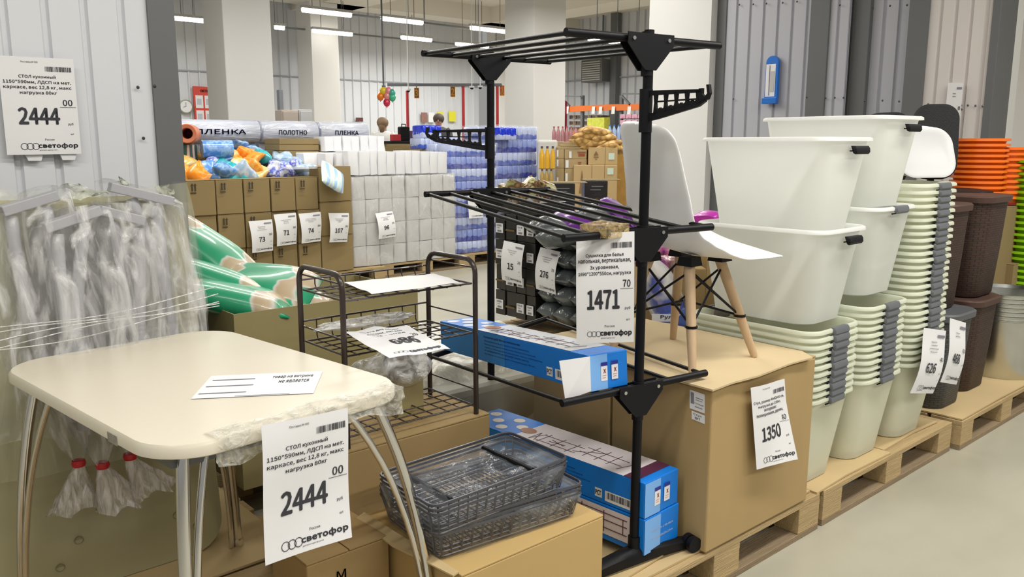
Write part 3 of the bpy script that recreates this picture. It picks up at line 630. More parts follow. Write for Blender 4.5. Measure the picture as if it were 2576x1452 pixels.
# ================================================================== SHRINK-WRAPPED WIRE TRAYS
WG = mat('wire_grey', (.10, .10, .115), .3, metal=.5)
def tray_pack(label, c, rz, zb, w=.47, d=.31, h=.085, n=3, tilt=0):
    M = T(c[0], c[1], zb) @ Rz(rz) @ Matrix.Rotation(math.radians(tilt), 4, 'Y')
    r = thing('tray_pack', label, 'tray pack', (c[0], c[1], zb), 'shrink-wrapped wire trays')
    for k in range(n):
        z = .008+k*.012; mb = MB(); lo = rrect(w*.93, d*.88, .02, z, 3); hi = rrect(w, d, .025, z+h*.72, 3)
        mb.tube(lo+[lo[0]], .0026, 5); mb.tube(hi+[hi[0]], .0042, 6)
        for i in range(0, len(lo), 2): mb.tube([lo[i], hi[i]], .002, 4)
        for i in range(15):
            x = -w*.45+w*.9*i/14; mb.tube([(x, -d*.44, z), (x, d*.44, z)], .0017, 4); mb.tube([(x, -d*.44, z), (x*1.04, -d*.5, z+h*.72)], .0016, 4)
        for i in range(4): y = -d*.33+d*.66*i/3; mb.tube([(-w*.46, y, z), (w*.46, y, z)], .002, 4)
        mb.xf(M).build('wire_tray', WG, r, smooth=60)
    for s in (-1, 1):
        mb = MB(); mb.tube([(s*w*.3-.02, -d*.40, h*.92), (s*w*.3-.02, d*.42, h*.92)], .0085, 8); mb.xf(M).build('end_loop', BLACK, r, smooth=60)
    rings = [[Vector((p.x, p.y, 0)) for p in rrect(w*.95, d*.92, .03, 0, 4)], rrect(w*1.02, d*1.03, .035, h*.72, 4), rrect(w*1.01, d*1.01, .04, h*.95, 4)]
    mb = MB().loft(rings, True, False); top = rings[-1]
    mb.sheet(lambda u, v: Vector(((u-.5)*w*.99, (v-.5)*d*.97, h*.965+.006*math.sin(u*6+1)*math.sin(v*3)+.004*noise.noise(Vector((u*9, v*7, 1))))), 24, 14)
    mb.disp(.004, 25, 2).xf(M).build('shrink_film', film_mat('shrink_film', (.42, .46, .52), .38, rough=.05, scale=6, bump=.3, band=(.5, .72, .10, .5)), r, smooth=180)
    return r
tray_pack('lower shrink-wrapped pack of grey wire trays on the front carton', (1.385, 1.715), -6, .402, w=.48, d=.33, h=.095)
tray_pack('upper shrink-wrapped pack of grey wire trays, glossy film on top', (1.335, 1.675), -2, .49, w=.45, d=.27, h=.085, tilt=-2)

# ================================================================== BLACK DRYING RACK
R0, L0 = Vector((1.86, 1.55, 0)), Vector((2.075, 2.5, 0))
sdir = Vector((math.cos(math.radians(-8)), math.sin(math.radians(-8)), 0)); ldir = (L0-R0).normalized()
r = thing('drying_rack', 'tall black three tier clothes drying rack in the centre foreground', 'drying rack', (1.97, 2.0, .16))
for P, z0 in ((R0, .22), (L0, .24)):
    MB().tube([P+Vector((0, 0, z0)), P+Vector((.004, -.002, 1.76))], .0145, 14).build('post', BLACK, r, smooth=60)
lev = [(1.735, 1.77), (1.195, 1.262), (.7285, .680)]
for zr, zl in lev:
    for P, z in ((R0, zr), (L0, zl)):
        rl_ = .158 if (zr < 1 and P is L0) else 0
        MB().tube([P-sdir*.285+Vector((0, 0, z-rl_*.285)), P+sdir*.285+Vector((0, 0, z+rl_*.285))], .0115, 12).build('shelf_end_tube', BLACK, r, smooth=60)
        mb = MB()
        for s in (-.017, .017):
            prof = [(-.085, .014), (.085, .014), (.085, -.016), (.02, -.085), (-.02, -.085), (-.085, -.016)]
            f_ = [P+sdir*a+ldir*(s-.002)+Vector((0, 0, z+b)) for a, b in prof]; g_ = [P+sdir*a+ldir*(s+.002)+Vector((0, 0, z+b)) for a, b in prof]; mb.loft([f_, g_])
        mb.tube([P+Vector((0, 0, z-.10)), P+Vector((0, 0, z+.02))], .0175, 12)
        br = mb.build('joint_bracket', BLACKP, r, smooth=50)
        mb = MB()
        for a in (-.065, .065):
            for s in (-1, 1): mb.tube([P+sdir*a+ldir*s*.018+Vector((0, 0, z-.002)), P+sdir*a+ldir*s*.0225+Vector((0, 0, z-.002))], .0055, 8)
        stuff(mb.build('rivets', STEEL, br))
    nb = 6 if zr > 1.5 else (7 if zr > 1 else 5)
    for k in range(nb):
        a = -.27+.54*k/(nb-1); rad = .0068
        MB().tube([R0+sdir*a+Vector((0, 0, zr)), L0+sdir*a+Vector((0, 0, zl+(.158*a if zr < 1 else 0)))], rad, 8).build('shelf_bar', BLACK, r, smooth=60)
for P, d, z, L_, sg in ((R0, -ldir, 1.555, .25, 1), (L0, -sdir, 1.465, .26, 1)):
    W = Vector((0, 0, 1)); nrm = d.cross(W); mb = MB(); t = .004
    def plate(poly):
        f_ = [P+d*a+W*(z+b)-nrm*t for a, b in poly]; g_ = [P+d*a+W*(z+b)+nrm*t for a, b in poly]; mb.loft([f_, g_])
    plate([(.01, .04), (L_*.93, .032), (L_*.93, .024), (.01, .026)]); plate([(.01, -.045), (.055, -.04), (L_*.9, -.012), (L_, .0), (L_, .008), (L_*.9, -.002), (.05, -.022), (.01, -.022)])
    for k in range(5): a = .045+(L_*.88-.045)*k/4; plate([(a-.007, -.026+.03*k/5), (a+.007, -.026+.03*k/5), (a+.003, .005), (a+.007, .03), (a-.007, .03), (a-.003, .005)])
    for k in range(4):
        a = .045+(L_*.88-.045)*(k+.5)/4; plate([(a-.02, .006), (a+.02, .006), (a+.02, .010), (a-.02, .010)])
        plate([(a-.018, -.024+.03*k/5), (a+.018, -.022+.03*k/5), (a+.018, -.008+.024*k/5), (a+.009, -.014+.024*k/5), (a, -.008+.024*k/5), (a-.009, -.014+.024*k/5), (a-.018, -.008+.024*k/5)])
    plate([(L_*.9, -.004), (L_*1.04, .005), (L_*1.07, .02), (L_*1.05, .042), (L_*1.01, .042), (L_*1.03, .02), (L_*.99, .012), (L_*.95, .02), (L_*.95, .034), (L_*.9, .034)])
    mb.build('hook_arm', BLACKP, r)
    MB().tube([P+W*(z-.075), P+W*(z+.045)], .019, 14).build('hook_clamp', BLACKP, r, smooth=60)
# feet
for P, wl in ((R0, 1), (L0, 0)):
    A = P-sdir*.24+Vector((0, 0, .215)); mb = MB(); pts = []
    rings = []
    for k in range(13):
        t = -1+2*k/12; c = P+sdir*.225*t+Vector((0, 0, .172+.016*(1-t*t))); h = .012+.018*(1-abs(t)); w_ = .022+.006*(1-abs(t))
        rings.append([c+ldir*a+Vector((0, 0, b)) for a, b in ((-w_, -.016), (w_, -.016), (w_, h*.5), (w_*.5, h), (-w_*.5, h), (-w_, h*.5))])
    mb.loft(rings).tube([P+Vector((0, 0, .18)), P+Vector((0, 0, .25))], .019, 12)
    ft = mb.build('foot_bar', BLACKP, r, smooth=45)
    for s in (-1, 1):
        c = P+sdir*.222*s+ldir*-.03+Vector((0, 0, .1795))
        w2 = MB()
        for o_ in (-.012, .012): w2.tube([c+ldir*(o_-.009), c+ldir*(o_+.009)], .0255, 16)
        w2.tube([c-ldir*.02, c+ldir*.02], .006, 8); w2.build('caster', BLACKP, r, smooth=40)
# price tag on the drying rack
q = R0-sdir*.29+Vector((0, 0, 1.17)); nn_ = ldir
tl, tr_, bl = pd(1450, 590, 2.33), pd(1596, 582, 2.31), pd(1450, 866, 2.30)
price_tag('price tag 1471 hanging from the middle tier of the drying rack', tl, tr_-tl, bl-tl, '1471', '70', ['Сушилка для белья', 'напольная, вертикальная,', '3х уровневая,', '1690*1200*550см, нагрузка'], bend=lambda u, v: .012*math.sin(v*3.4+.3)+.008*max(0, v-.6)*u)
a_ = tl+(tr_-tl)*0.02; 
tag(MB().box(tuple(pd(1452, 580, 2.36)-Vector((.0, .01, .012))), tuple(pd(1590, 575, 2.32)+Vector((.0, .01, .012)))).disp(.006, 20, 1).build('clear_tape', film_mat('gold_tape', (.62, .45, .20), .55, scale=40), loc=tuple(tl), smooth=60), 'strip of shiny tape fixing the drying rack price tag', 'tape')
# ================================================================== BLUE CARTONS
BLUE = mat('print_blue', (.001, .20, .74), .45); BLUEL = mat('print_blue_light', (.20, .45, .88), .45)
BLUEW = mat('print_white', (.78, .82, .90), .3, coat=.4); BLUED = mat('print_navy', (.02, .02, .28), .4); REDP = mat('print_red', (.6, .05, .03), .4); BROWNP = mat('print_brown', (.35, .12, .04), .4); PALEP = mat('print_pale', (.72, .66, .68), .4)
def blue_box(label, A, B, w, h, za, zb, flap=False, top=True, drawing=1, side_txt=True, labels=True, foot_txt=None, purple=False):
    """A, B: bottom centre line near and far ends"""
    A = Vector(A); B = Vector(B); d = (B-A).normalized(); sx = Vector((-d.y, d.x, 0)).normalized()*-1; up = sx.cross(d).normalized()
    if up.z < 0: up = -up
    if sx.x < 0: sx = -sx
    L_ = (B-A).length
    r = thing('rack_carton', label, 'box', tuple(A), 'blue drying rack cartons')
    p = [A-sx*w/2, A+sx*w/2, B+sx*w/2, B-sx*w/2]
    MB().hexa(p+[q+up*h for q in p]).build('body', BLUE, r, bevel=.003)
    # end face
    e = Surf(A-sx*w/2+up*h-d*.001, sx*w, -up*h)
    mb = MB(); e.rect(mb, .0, .02, .45, .98, .0008); mb.build('end_panel', BLUEL, r)
    if labels:
        k = MB(); bm2 = MB(); rd = MB()
        for u in (.36, .64):
            e.rect(k, u-.085, .28, u+.085, .75, .0016); e.rect(bm2, u-.085, .24, u+.085, .34, .0022); e.text(rd, 'Х', u+.01, .48, hgt=.11, bold=.03, h=.0024); e.rect(rd, u-.05, .60, u+.05, .61, .0022); e.rect(rd, u-.05, .66, u+.04, .67, .0022)
        k.build('end_label', PAPER, r); bm2.build('end_label_header', BLUED, r); rd.build('end_label_mark', REDP, r)
    if foot_txt:
        k = MB(); 
        for i, t_ in enumerate(foot_txt): e.text(k, t_, .5, .42+.22*i, w=.62, hgt=.08, bold=.01, h=.0014)
        k.build('lettering', BLUEW, r)
    # left long side (faces the camera's left)
    sd = Surf(B-sx*w/2+up*h, A-B, -up*h)
    if side_txt:
        k = MB(); sd.rect(k, .02, .02, .50, .98, .0006); k.build('side_panel', mat('print_blue_mid', (.03, .25, .68), .45), r)
        k = MB(); sd.text(k, 'Сушилка для белья напольная', .48, .17, w=.25, hgt=.085, bold=.02, h=.0012)
        for i, t_ in enumerate(('Предназначена для сушки и проветривания', 'белья и одежды в помещении. Каркас из стальной', 'трубы с порошковой окраской. Легко собирается', 'и складывается, не занимает много места.', 'Колёса со стопором, нагрузка до 30 кг.')):
            sd.text(k, t_, .36, .30+.105*i, w=.30+.04*(i % 3), hgt=.06, h=.0012, al='l')
        k.build('side_print', mat('print_dark', (.02, .05, .22), .5), r)
        k = MB(); sd.rect(k, .765, .60, .80, .86, .001); sd.rect(k, .815, .60, .955, .90, .001); k.build('barcode_panel', PAPER, r)
        k = MB(); sd.bars(k, .825, .63, .945, .82, 30, .0018, 3); sd.text(k, 'РСТ', .782, .73, w=.028, hgt=.14, bold=.03, h=.0018); k.build('barcode', INK, r)
    if top:
        tp = Surf(B-sx*w/2+up*h, A-B, sx*w); tp.n = up
        k = MB(); tp.rect(k, .30, .0, .90, 1, .0007); k.build('top_panel', BLUEW if drawing == 1 else PALEP, r)
        k = MB(); tp.rect(k, 0, 0, .30, 1, .0007); k.build('top_panel_end', BLUE, r)
        k = MB()
        for i, (u, v) in enumerate(((.05, .25), (.05, .7), (.12, .45), (.19, .22), (.19, .75), (.26, .5))): 
            rr_ = .028; n = 14; c0 = tp.at(u, v, .0014); k.add([c0]+[c0+(A-B)*rr_*math.cos(2*math.pi*j/n)+(A-B).length*sx*rr_*.9*math.sin(2*math.pi*j/n) for j in range(n)], [(0, 1+j, 1+(j+1) % n) for j in range(n)])
        k.build('round_pictures', BLUEW if drawing == 1 else mat('print_cream', (.78, .70, .62), .4), r)
        k = MB(); c0 = tp.at(.31, .45, .0018); n = 16; k.add([c0]+[c0+(A-B)*.04*math.cos(2*math.pi*j/n)+(A-B).length*sx*.03*math.sin(2*math.pi*j/n) for j in range(n)], [(0, 1+j, 1+(j+1) % n) for j in range(n)]); k.build('oval_picture', BROWNP, r)
        k = MB()
        def ln(u0, v0, u1, v1, wd=.0022): k.bar(tp.at(u0, v0, .0016), tp.at(u1, v1, .0016), wd, .0006)
        for (a_, b_, c_, d_) in ((.37, .15, .40, .55), (.37, .55, .40, .15), (.37, .15, .37, .55), (.40, .2, .62, .2), (.40, .5, .62, .5), (.42, .12, .42, .6), (.50, .12, .50, .6), (.58, .12, .58, .6), (.62, .35, .84, .3), (.62, .6, .84, .55), (.66, .2, .66, .75), (.72, .2, .72, .72), (.78, .2, .78, .7), (.84, .15, .87, .6), (.46, .3, .54, .35), (.46, .4, .54, .3), (.60, .25, .72, .6)): ln(a_, b_, c_, d_)
        k.build('rack_drawing', mat('print_line', (.10, .03, .05), .5), r)
        if purple: k = MB(); tp.rect(k, .90, 0, .96, 1, .0012); k.build('dark_band', mat('print_maroon', (.10, .02, .06), .4), r)
    if flap:
        f0 = A-sx*w/2-d*.003; k = MB()
        q = [f0+up*h*.98, f0+up*.004, f0-sx*w*.58+d*.015-up*.012, f0-sx*w*.62+d*.03+up*h*.93]
        k.add(q+[v+d*.002 for v in q], [(0, 1, 2, 3), (7, 6, 5, 4), (0, 4, 5, 1), (1, 5, 6, 2), (2, 6, 7, 3), (3, 7, 4, 0)]); k.build('open_flap', PAPER, r)
    return r
blue_box('blue and white carton with open flap on the lower tier of the drying rack', (1.757, 1.572, .7395), (1.905, 2.50, .668), .140, .108, 0, 0, flap=True)
blue_box('upper blue carton with two small end labels, beside the base of the drying rack', (1.958, 1.525, .312), (1.915, 2.36, .312), .176, .116, 0, 0, drawing=2, purple=True)
bb = blue_box('lowest blue carton with white lettering on its end, beside the drying rack caster', (1.960, 1.522, .192), (1.915, 2.36, .192), .182, .118, 0, 0, top=False, side_txt=False, labels=False, foot_txt=['Набор НК-1 95х46см', 'Размер 169х55х120см'])
A = Vector((1.985, 1.49, .2045)); sd = Surf(Vector((1.853, 1.84, .33)), Vector((.045, -.32, 0)), Vector((0, 0, -.11))); k = MB(); sd.n = Vector((-1, -.1, 0)); sd.rect(k, 0, 0, 1, 1, .018); 
mb = MB()
sdd = Vector((-.0514, -.9987, 0)); 
k2 = Surf(Vector((1.849, 1.86, .303)), Vector((.0155, -.31, 0)), Vector((0, 0, -.09))); k2.n = Vector((-1, -.05, 0)).normalized()
m3 = MB(); k2.rect(m3, 0, 0, 1, 1, .0008); m3.build('side_picture', PALEP, bb)
m3 = MB()
for (a_, b_, c_, d_) in ((.1, .2, .9, .2), (.1, .45, .9, .45), (.1, .75, .9, .75), (.3, .1, .3, .9), (.6, .1, .6, .9), (.85, .2, .85, .75), (.15, .2, .15, .6)): m3.bar(k2.at(a_, b_, .002), k2.at(c_, d_, .002), .002, .002)
m3.build('side_drawing', MATS['print_line'], bb)

# ================================================================== WHITE SHELL CHAIR
CH = Vector((2.318, 1.737, .7105))
r = thing('shell_chair', 'white plastic shell chair on splayed beech legs, standing on the big carton', 'chair', tuple(CH), local=True, rotz=math.radians(0))
prof = [(.240, .376), (.230, .386), (.195, .390), (.12, .384), (.03, .376), (-.05, .380), (-.115, .398), (-.160, .438), (-.184, .50), (-.202, .57), (-.220, .64), (-.238, .71), (-.250, .765), (-.256, .795), (-.258, .805)]
def wid(t):
    if t < .36: w_ = .235*(1-max(0, (.13-t)/.13)**2.4*.36)
    else: w_ = .235-.072*min(1, (t-.36)/.46)
    if t > .80: w_ *= max(.0, 1-((t-.80)/.20)**2.6)**.5*.97+.03
    return w_
def shell(u, v):
    t = v*(len(prof)-1); i = min(int(t), len(prof)-2); f_ = t-i
    x = prof[i][0]*(1-f_)+prof[i+1][0]*f_; z = prof[i][1]*(1-f_)+prof[i+1][1]*f_
    s = (u-.5)*2; w_ = wid(v); k = min(1, max(0, (v-.40)/.25)); e = abs(s)**2.4; m_ = math.exp(-((v-.42)/.13)**2)
    x -= .040*max(0, 1-v/.16)*s*s
    return Vector((x+k*.045*e*(1-max(0, (v-.8))*3)+m_*.04*e, s*w_, z+(1-k)*(.035 if s > 0 else .006)*e*(1-max(0, .10-v)/.10)+m_*.035*e))
so = MB().sheet(shell, 20, 42).xf(T(.03, .0, .36) @ Rz(-17) @ Matrix.Rotation(math.radians(5), 4, 'X') @ T(0, 0, -.362)).build('seat_shell', mat('shell_white', (.88, .885, .90), .32), r, smooth=180)
so.modifiers.new('s', 'SOLIDIFY').thickness = -.007; ss = so.modifiers.new('sub', 'SUBSURF'); ss.levels = 1; ss.render_levels = 1
BK = BLACKP
for (sx, sy) in ((1, 1), (1, -1), (-1, 1), (-1, -1)):
    ft = Vector((sx*.178, sy*.178, .002)); tp_ = Vector((sx*.085, sy*.085, .345)); tp_.x += -.005
    MB().tube([ft, ft.lerp(tp_, .35), tp_], [.0125, .0165, .0185], 14).build('leg', BEECH, r, smooth=60)
    MB().hexa([tp_+Vector(q) for q in ((-.03, -.03, -.005), (.03, -.03, -.005), (.03, .03, -.005), (-.03, .03, -.005), (-.025, -.025, .025), (.025, -.025, .025), (.025, .025, .025), (-.025, .025, .025))]).build('mount_plate', BK, r)
lp = lambda sx, sy, t: Vector((sx*.178, sy*.178, 0)).lerp(Vector((sx*.085-.005, sy*.085, .345)), t)
cs = [(1, 1), (1, -1), (-1, -1), (-1, 1)]
for i in range(4):
    a, b = cs[i], cs[(i+1) % 4]
    MB().tube([lp(*a, .93), lp(*b, .43)], .0042, 8).build('brace_rod', BK, r); MB().tube([lp(*b, .93), lp(*a, .43)], .0042, 8).build('brace_rod', BK, r)
for a, b in (((1, 1), (-1, -1)), ((1, -1), (-1, 1))): MB().tube([lp(*a, .43), Vector((0, 0, .20)), lp(*b, .43)], .0042, 8).build('brace_rod', BK, r)
for a in cs:
    c = lp(*a, .43); MB().tube([c-Vector((0, 0, .004)), c+Vector((0, 0, .004))], .021, 10).build('rod_clip', BK, r)

# ================================================================== CLEAR STORAGE BINS
BINR = frosted('frosted_rim', (.80, .83, .70), .35, .05)
def make_bin():
    r = thing('storage_bin', 'bin', 'storage bin', (0, 0, 0), 'x', local=True)
    mb = MB(); lv = [(0, .27, .42, .07), (.004, .283, .435, .075), (.12, .304, .465, .07), (.25, .33, .50, .065), (.335, .347, .522, .06), (.343, .349, .525, .06)]
    mb.loft([rrect(w_, d_, q, z, 6) for z, w_, d_, q in lv], True, False); mb.build('body', BIN, r, smooth=50)
    mb = MB(); mb.loft([rrect(.349, .525, .06, .343, 6), rrect(.353, .53, .06, .356, 6), rrect(.365, .545, .066, .36, 6), rrect(.379, .56, .07, .356, 6), rrect(.381, .562, .07, .345, 6)], False, False); mb.build('rim', BINR, r, smooth=60)
    for s in (-1, 1):
        mb = MB(); y = s*.2815; rings = []
        for x in (-.052, -.05, .05, .052):
            e = .8 if abs(x) > .051 else 1
            rings.append([Vector((x, y+s*a*e, .350+b*e)) for a, b in ((-.012, .012), (.004, .012), (.010, .004), (.012, -.010), (.006, -.018), (-.002, -.014))])
        mb.loft(rings).build('clip', CLIP, r, smooth=45)
        MB().tube([(-.066, s*.276, .332), (.058, s*.276, .332)], .0028, 6).build('clip_pin', BLACKP, r)
    return r
proto = make_bin(); first = True
def place_bin(x, y, z, rz, label, group):
    global first
    if first: o = proto; first = False; o.location = (x, y, z); o.rotation_euler.z = rz; o['label'] = label
    else: o = copy_tree(proto, (x, y, z), rz, label)
    o['group'] = group; return o
rn = random.Random(5)
for nm, cx, cy, cnt, pitch, side in (('nearest', 2.908, 1.740, 11, .0262, 0), ('second', 3.31, 1.735, 12, .0275, 0), ('third', 3.715, 1.73, 28, .0285, 0)):
    for k in range(cnt):
        lb = 'grey-clipped frosted bin nested %s in the %s stack' % (nth(cnt-1-k), nm)
        if k == 0: lb = 'bottom frosted bin of the %s stack, its body showing down to the pallet' % nm
        if k == cnt-1 and cnt > 20: lb = 'topmost frosted bin of the third stack, under the white lids'
        place_bin(cx+rn.uniform(-.002, .002), cy+rn.uniform(-.003, .003), .153+k*pitch, rn.uniform(-.004, .004), lb, 'bins nested in the %s stack' % nm)
b1 = .153+10*.0262
RIMW = [c for c in proto.children if c.name.startswith('rim')][0].data.copy(); RIMW.materials[0] = BINW
BODW = [c for c in proto.children if c.name.startswith('body')][0].data.copy(); BODW.materials[0] = BIN2
DC = {}
def dark_copy(d):
    if d.name not in DC: e = d.copy(); e.materials[0] = BLACKP; DC[d.name] = e
    return DC[d.name]
def single(x, y, z, rz, label, open_=True):
    o = place_bin(x, y, z, rz, label, 'loosely stacked frosted bins')
    for ch in o.children:
        if ch.name.startswith('rim'): ch.data = RIMW
        if ch.name.startswith('body'): ch.data = BODW
        if open_ and ch.name.startswith('clip') and 'pin' not in ch.name: ch.data = dark_copy(ch.data); ch.location = (.045, 0, -.034)
        if open_ and ch.name.startswith('clip_pin'): ch.location = (.045, 0, -.022)
    return o
single(2.915, 1.74, .783, .01, 'middle frosted bin standing on the nearest nested stack')
single(2.93, 1.745, 1.112, -.01, 'top frosted bin of the nearest stack, beside the chair back')
single(3.32, 1.735, .844, .01, 'frosted bin with a grey clip set on the second nested stack', False)
single(3.345, 1.74, 1.196, -.02, 'top frosted bin of the second stack, highest of all')
# lids leaning on the third stack
for k in range(3):
    M = T(3.83+.02*k, 1.60+.03*k-.03, 1.300+.004*k) @ Matrix.Diagonal((.85, .85, .74, 1)) @ Rz(-25) @ Matrix.Rotation(math.radians(74), 4, 'X')
    mb = MB().loft([rrect(.36, .30, .10, 0, 8, 0, .15), rrect(.37, .31, .105, .006, 8, 0, .15), rrect(.37, .31, .105, .012, 8, 0, .15), rrect(.34, .28, .09, .015, 8, 0, .15), rrect(.30, .24, .07, .008, 8, 0, .15)])
    tag(mb.xf(M).build('bin_lid', mat('lid_white', (.62, .63, .64), .35), loc=(3.73, 1.64, 1.305), smooth=40), ['front white lid leaning on top of the third bin stack', 'middle white lid leaning on top of the third bin stack', 'rear white lid leaning on top of the third bin stack'][k], 'lid', 'white bin lids')
for px0, py0, px1, py1, bqx, bqy, pr, kp, lb, lns, y in ((2318, 824, 2374, 832, 2292, 990, '626', '40', 'price tag 626 taped to the third bin stack', ['Ящик 50л', 'с крышкой', 'универсальный', 'прозрачный'], 1.44), (2384, 800, 2424, 812, 2368, 962, '468', '00', 'price tag 468 taped to the dark grey hamper', ['Корзина', 'для белья'], 1.44)):
    tl, tr_, bl = pY(px0, py0, y), pY(px1, py1, y), pY(bqx, bqy, y-.02)
    price_tag(lb, tl, tr_-tl, bl-tl, pr, kp, lns, bend=lambda u, v: .02*math.sin(v*4)*v+.01, detail=1)

# ================================================================== WICKER HAMPERS, BUCKETS, BASINS
def wicker(name, col):
    m = mat(name, col, .55); nt = m.node_tree; N = nt.nodes; L = nt.links; b = N['Principled BSDF']
    tc = N.new('ShaderNodeTexCoord'); sep = N.new('ShaderNodeSeparateXYZ'); L.new(tc.outputs['Object'], sep.inputs[0])
    at = N.new('ShaderNodeMath'); at.operation = 'ARCTAN2'; L.new(sep.outputs[1], at.inputs[0]); L.new(sep.outputs[0], at.inputs[1])
    comb = N.new('ShaderNodeCombineXYZ'); ml = N.new('ShaderNodeMath'); ml.operation = 'MULTIPLY'; ml.inputs[1].default_value = .16; L.new(at.outputs[0], ml.inputs[0]); L.new(ml.outputs[0], comb.inputs[0]); L.new(sep.outputs[2], comb.inputs[1])
    br = N.new('ShaderNodeTexBrick'); br.inputs['Scale'].default_value = 22; br.inputs['Color1'].default_value = (*col, 1); br.inputs['Color2'].default_value = (*[c*.75 for c in col], 1); br.inputs['Mortar'].default_value = (*[c*.25 for c in col], 1)
    br.inputs['Mortar Size'].default_value = .028; br.inputs['Mortar Smooth'].default_value = .6; br.inputs['Brick Width'].default_value = .7; br.inputs['Row Height'].default_value = .26
    L.new(comb.outputs[0], br.inputs[0]); L.new(br.outputs[0], b.inputs['Base Color'])
    bp = N.new('ShaderNodeBump'); bp.inputs['Strength'].default_value = .8; bp.inputs['Distance'].default_value = .01; bp.invert = True; L.new(br.outputs['Fac'], bp.inputs['Height']); L.new(bp.outputs[0], b.inputs['Normal']); return m
WB = wicker('wicker_brown', (.060, .030, .022)); WGy = wicker('wicker_grey', (.075, .078, .082))
RB = mat('rim_brown', (.075, .038, .028), .5); RG = mat('rim_grey', (.10, .105, .115), .5)
def hamper(label, x, y, z, w_, d_, h, m, rm, lid=False, rz=0):
    r = thing('wicker_hamper', label, 'laundry basket', (x, y, z), 'wicker laundry baskets', local=True, rotz=rz)
    MB().loft([rrect(w_*.78, d_*.78, .07, 0, 6), rrect(w_*.82, d_*.82, .075, .01, 6), rrect(w_*.9, d_*.9, .08, h*.5, 6), rrect(w_*.96, d_*.96, .085, h-.03, 6)], True, True).build('body', m, r, smooth=40)
    MB().loft([rrect(w_*.97, d_*.97, .085, h-.035, 6), rrect(w_*1.03, d_*1.03, .09, h-.035, 6), rrect(w_*1.04, d_*1.04, .09, h-.008, 6), rrect(w_*1.0, d_*1.0, .09, h, 6), rrect(w_*.9, d_*.9, .08, h-.002, 6)], True, True).build('rim', rm, r, smooth=40)
    return r
hamper('dark grey wicker hamper on the pallet behind the 468 tag', 4.27, 1.72, .153, .34, .42, .485, WGy, RG)
hamper('brown wicker hamper standing on the dark grey one', 4.28, 1.76, .64, .32, .38, .52, WB, RB)
hamper('lower brown wicker hamper on the pallet by the metal buckets', 4.68, 1.76, .153, .36, .44, .50, WB, RB)
hamper('upper brown wicker hamper stacked on the lower brown one', 4.72, 1.77, .655, .37, .44, .53, WB, RB)
hamper('rear grey hamper with a rounded lid behind the white bin lids', 4.55, 2.25, .153, .36, .40, 1.12, WGy, RG)
GALV = STEEL
def buckets(x, y, z, rr, h, n, pitch, label, grp):
    for k in range(n):
        r = thing('metal_bucket', label if n == 1 else label.replace('nested', 'nested '+nth(n-1-k)), 'bucket', (x, y, z+k*pitch), grp, local=True)
        MB().lathe([(.0, 0), (rr*.8, 0), (rr*.82, .01), (rr*.97, h-.01), (rr*1.02, h-.006), (rr*1.02, h), (rr*.98, h), (rr*.96, h-.02)], (0, 0, 0), 28, c0=False).build('body', GALV, r, smooth=45)
        mb = MB(); mb.tube([(-rr*1.0, -.03, h-.03), (-rr*1.05, -.03, h-.055), (-rr*1.05, .03, h-.055), (-rr*1.0, .03, h-.03)], .004, 6); mb.xf(Rz(75)); mb.build('handle_ear', GALV, r, smooth=60)
p_ = pz(2585, 955, .155); buckets(p_.x+.05, p_.y+.16, .153, .21, .34, 1, 0, 'galvanised metal bucket at the right edge of the pallet, lowest', 'galvanised buckets by the hampers')
buckets(p_.x+.05, p_.y+.16, .175, .212, .34, 6, .024, 'galvanised bucket nested in the right hand stack', 'galvanised buckets by the hampers')
buckets(5.35, 1.92, .153, .125, .62, 1, 0, 'tall galvanised tub behind the brown hampers', 'stacked galvanised tubs')
buckets(5.35, 1.92, .30, .128, .62, 10, .024, 'narrow galvanised tub nested in the stack behind the brown hampers', 'stacked galvanised tubs')
def basins(x, y, z, rr, n, pitch, m, label, grp):
    for k in range(n):
        o = MB().lathe([(0, 0), (rr*.7, 0), (rr*.95, .085), (rr*1.04, .088), (rr*1.05, .072)], (0, 0, 0), 28).build('basin', m, None, loc=(x+.003*math.sin(k*2.1), y+.003*math.cos(k*1.7), z+k*pitch), smooth=40, fix=True)
        tag(o, label.replace('nested', 'nested '+nth(n-1-k)), 'basin', grp)
ORG = mat('orange_plastic', (.95, .19, .012), .3, coat=.2); GRN = mat('green_plastic', (.28, .60, .01), .3, coat=.2); DRED = mat('dark_red_plastic', (.20, .008, .005), .35)
def sheet_stand(x, y, z, sx, sy, label):
    return carton(label, (x-sx/2, y-sy/2, .001), (x+sx/2, y+sy/2, z), CARDF)
p_ = pX(2457, 470, 5.7); sheet_stand(p_.x, p_.y, 1.06, .4, .4, 'plain carton stack hidden under the left orange basins')
basins(p_.x, p_.y, 1.065, .155, 11, .0325, ORG, 'orange plastic basin nested in the taller orange stack', 'taller stack of orange basins')
p_ = pX(2527, 470, 5.9); sheet_stand(p_.x, p_.y-.0, .70, .3, .3, 'plain carton under the right orange basins')
basins(p_.x, p_.y, .705, .115, 9, .036, DRED, 'dark red plastic basin nested beneath the orange ones', 'dark red basins'); basins(p_.x, p_.y, 1.03, .115, 10, .034, ORG, 'orange plastic basin nested in the shorter orange stack', 'shorter stack of orange basins')
p_ = pX(2600, 560, 6.0)
basins(p_.x, p_.y, .155, .17, 30, .038, GRN, 'lime green plastic basin nested at the right edge', 'tall stack of lime green basins')
copy_tree(pal, (5.33, 1.42, 0), 0, 'pallet at the right edge under the metal tubs and green basins')
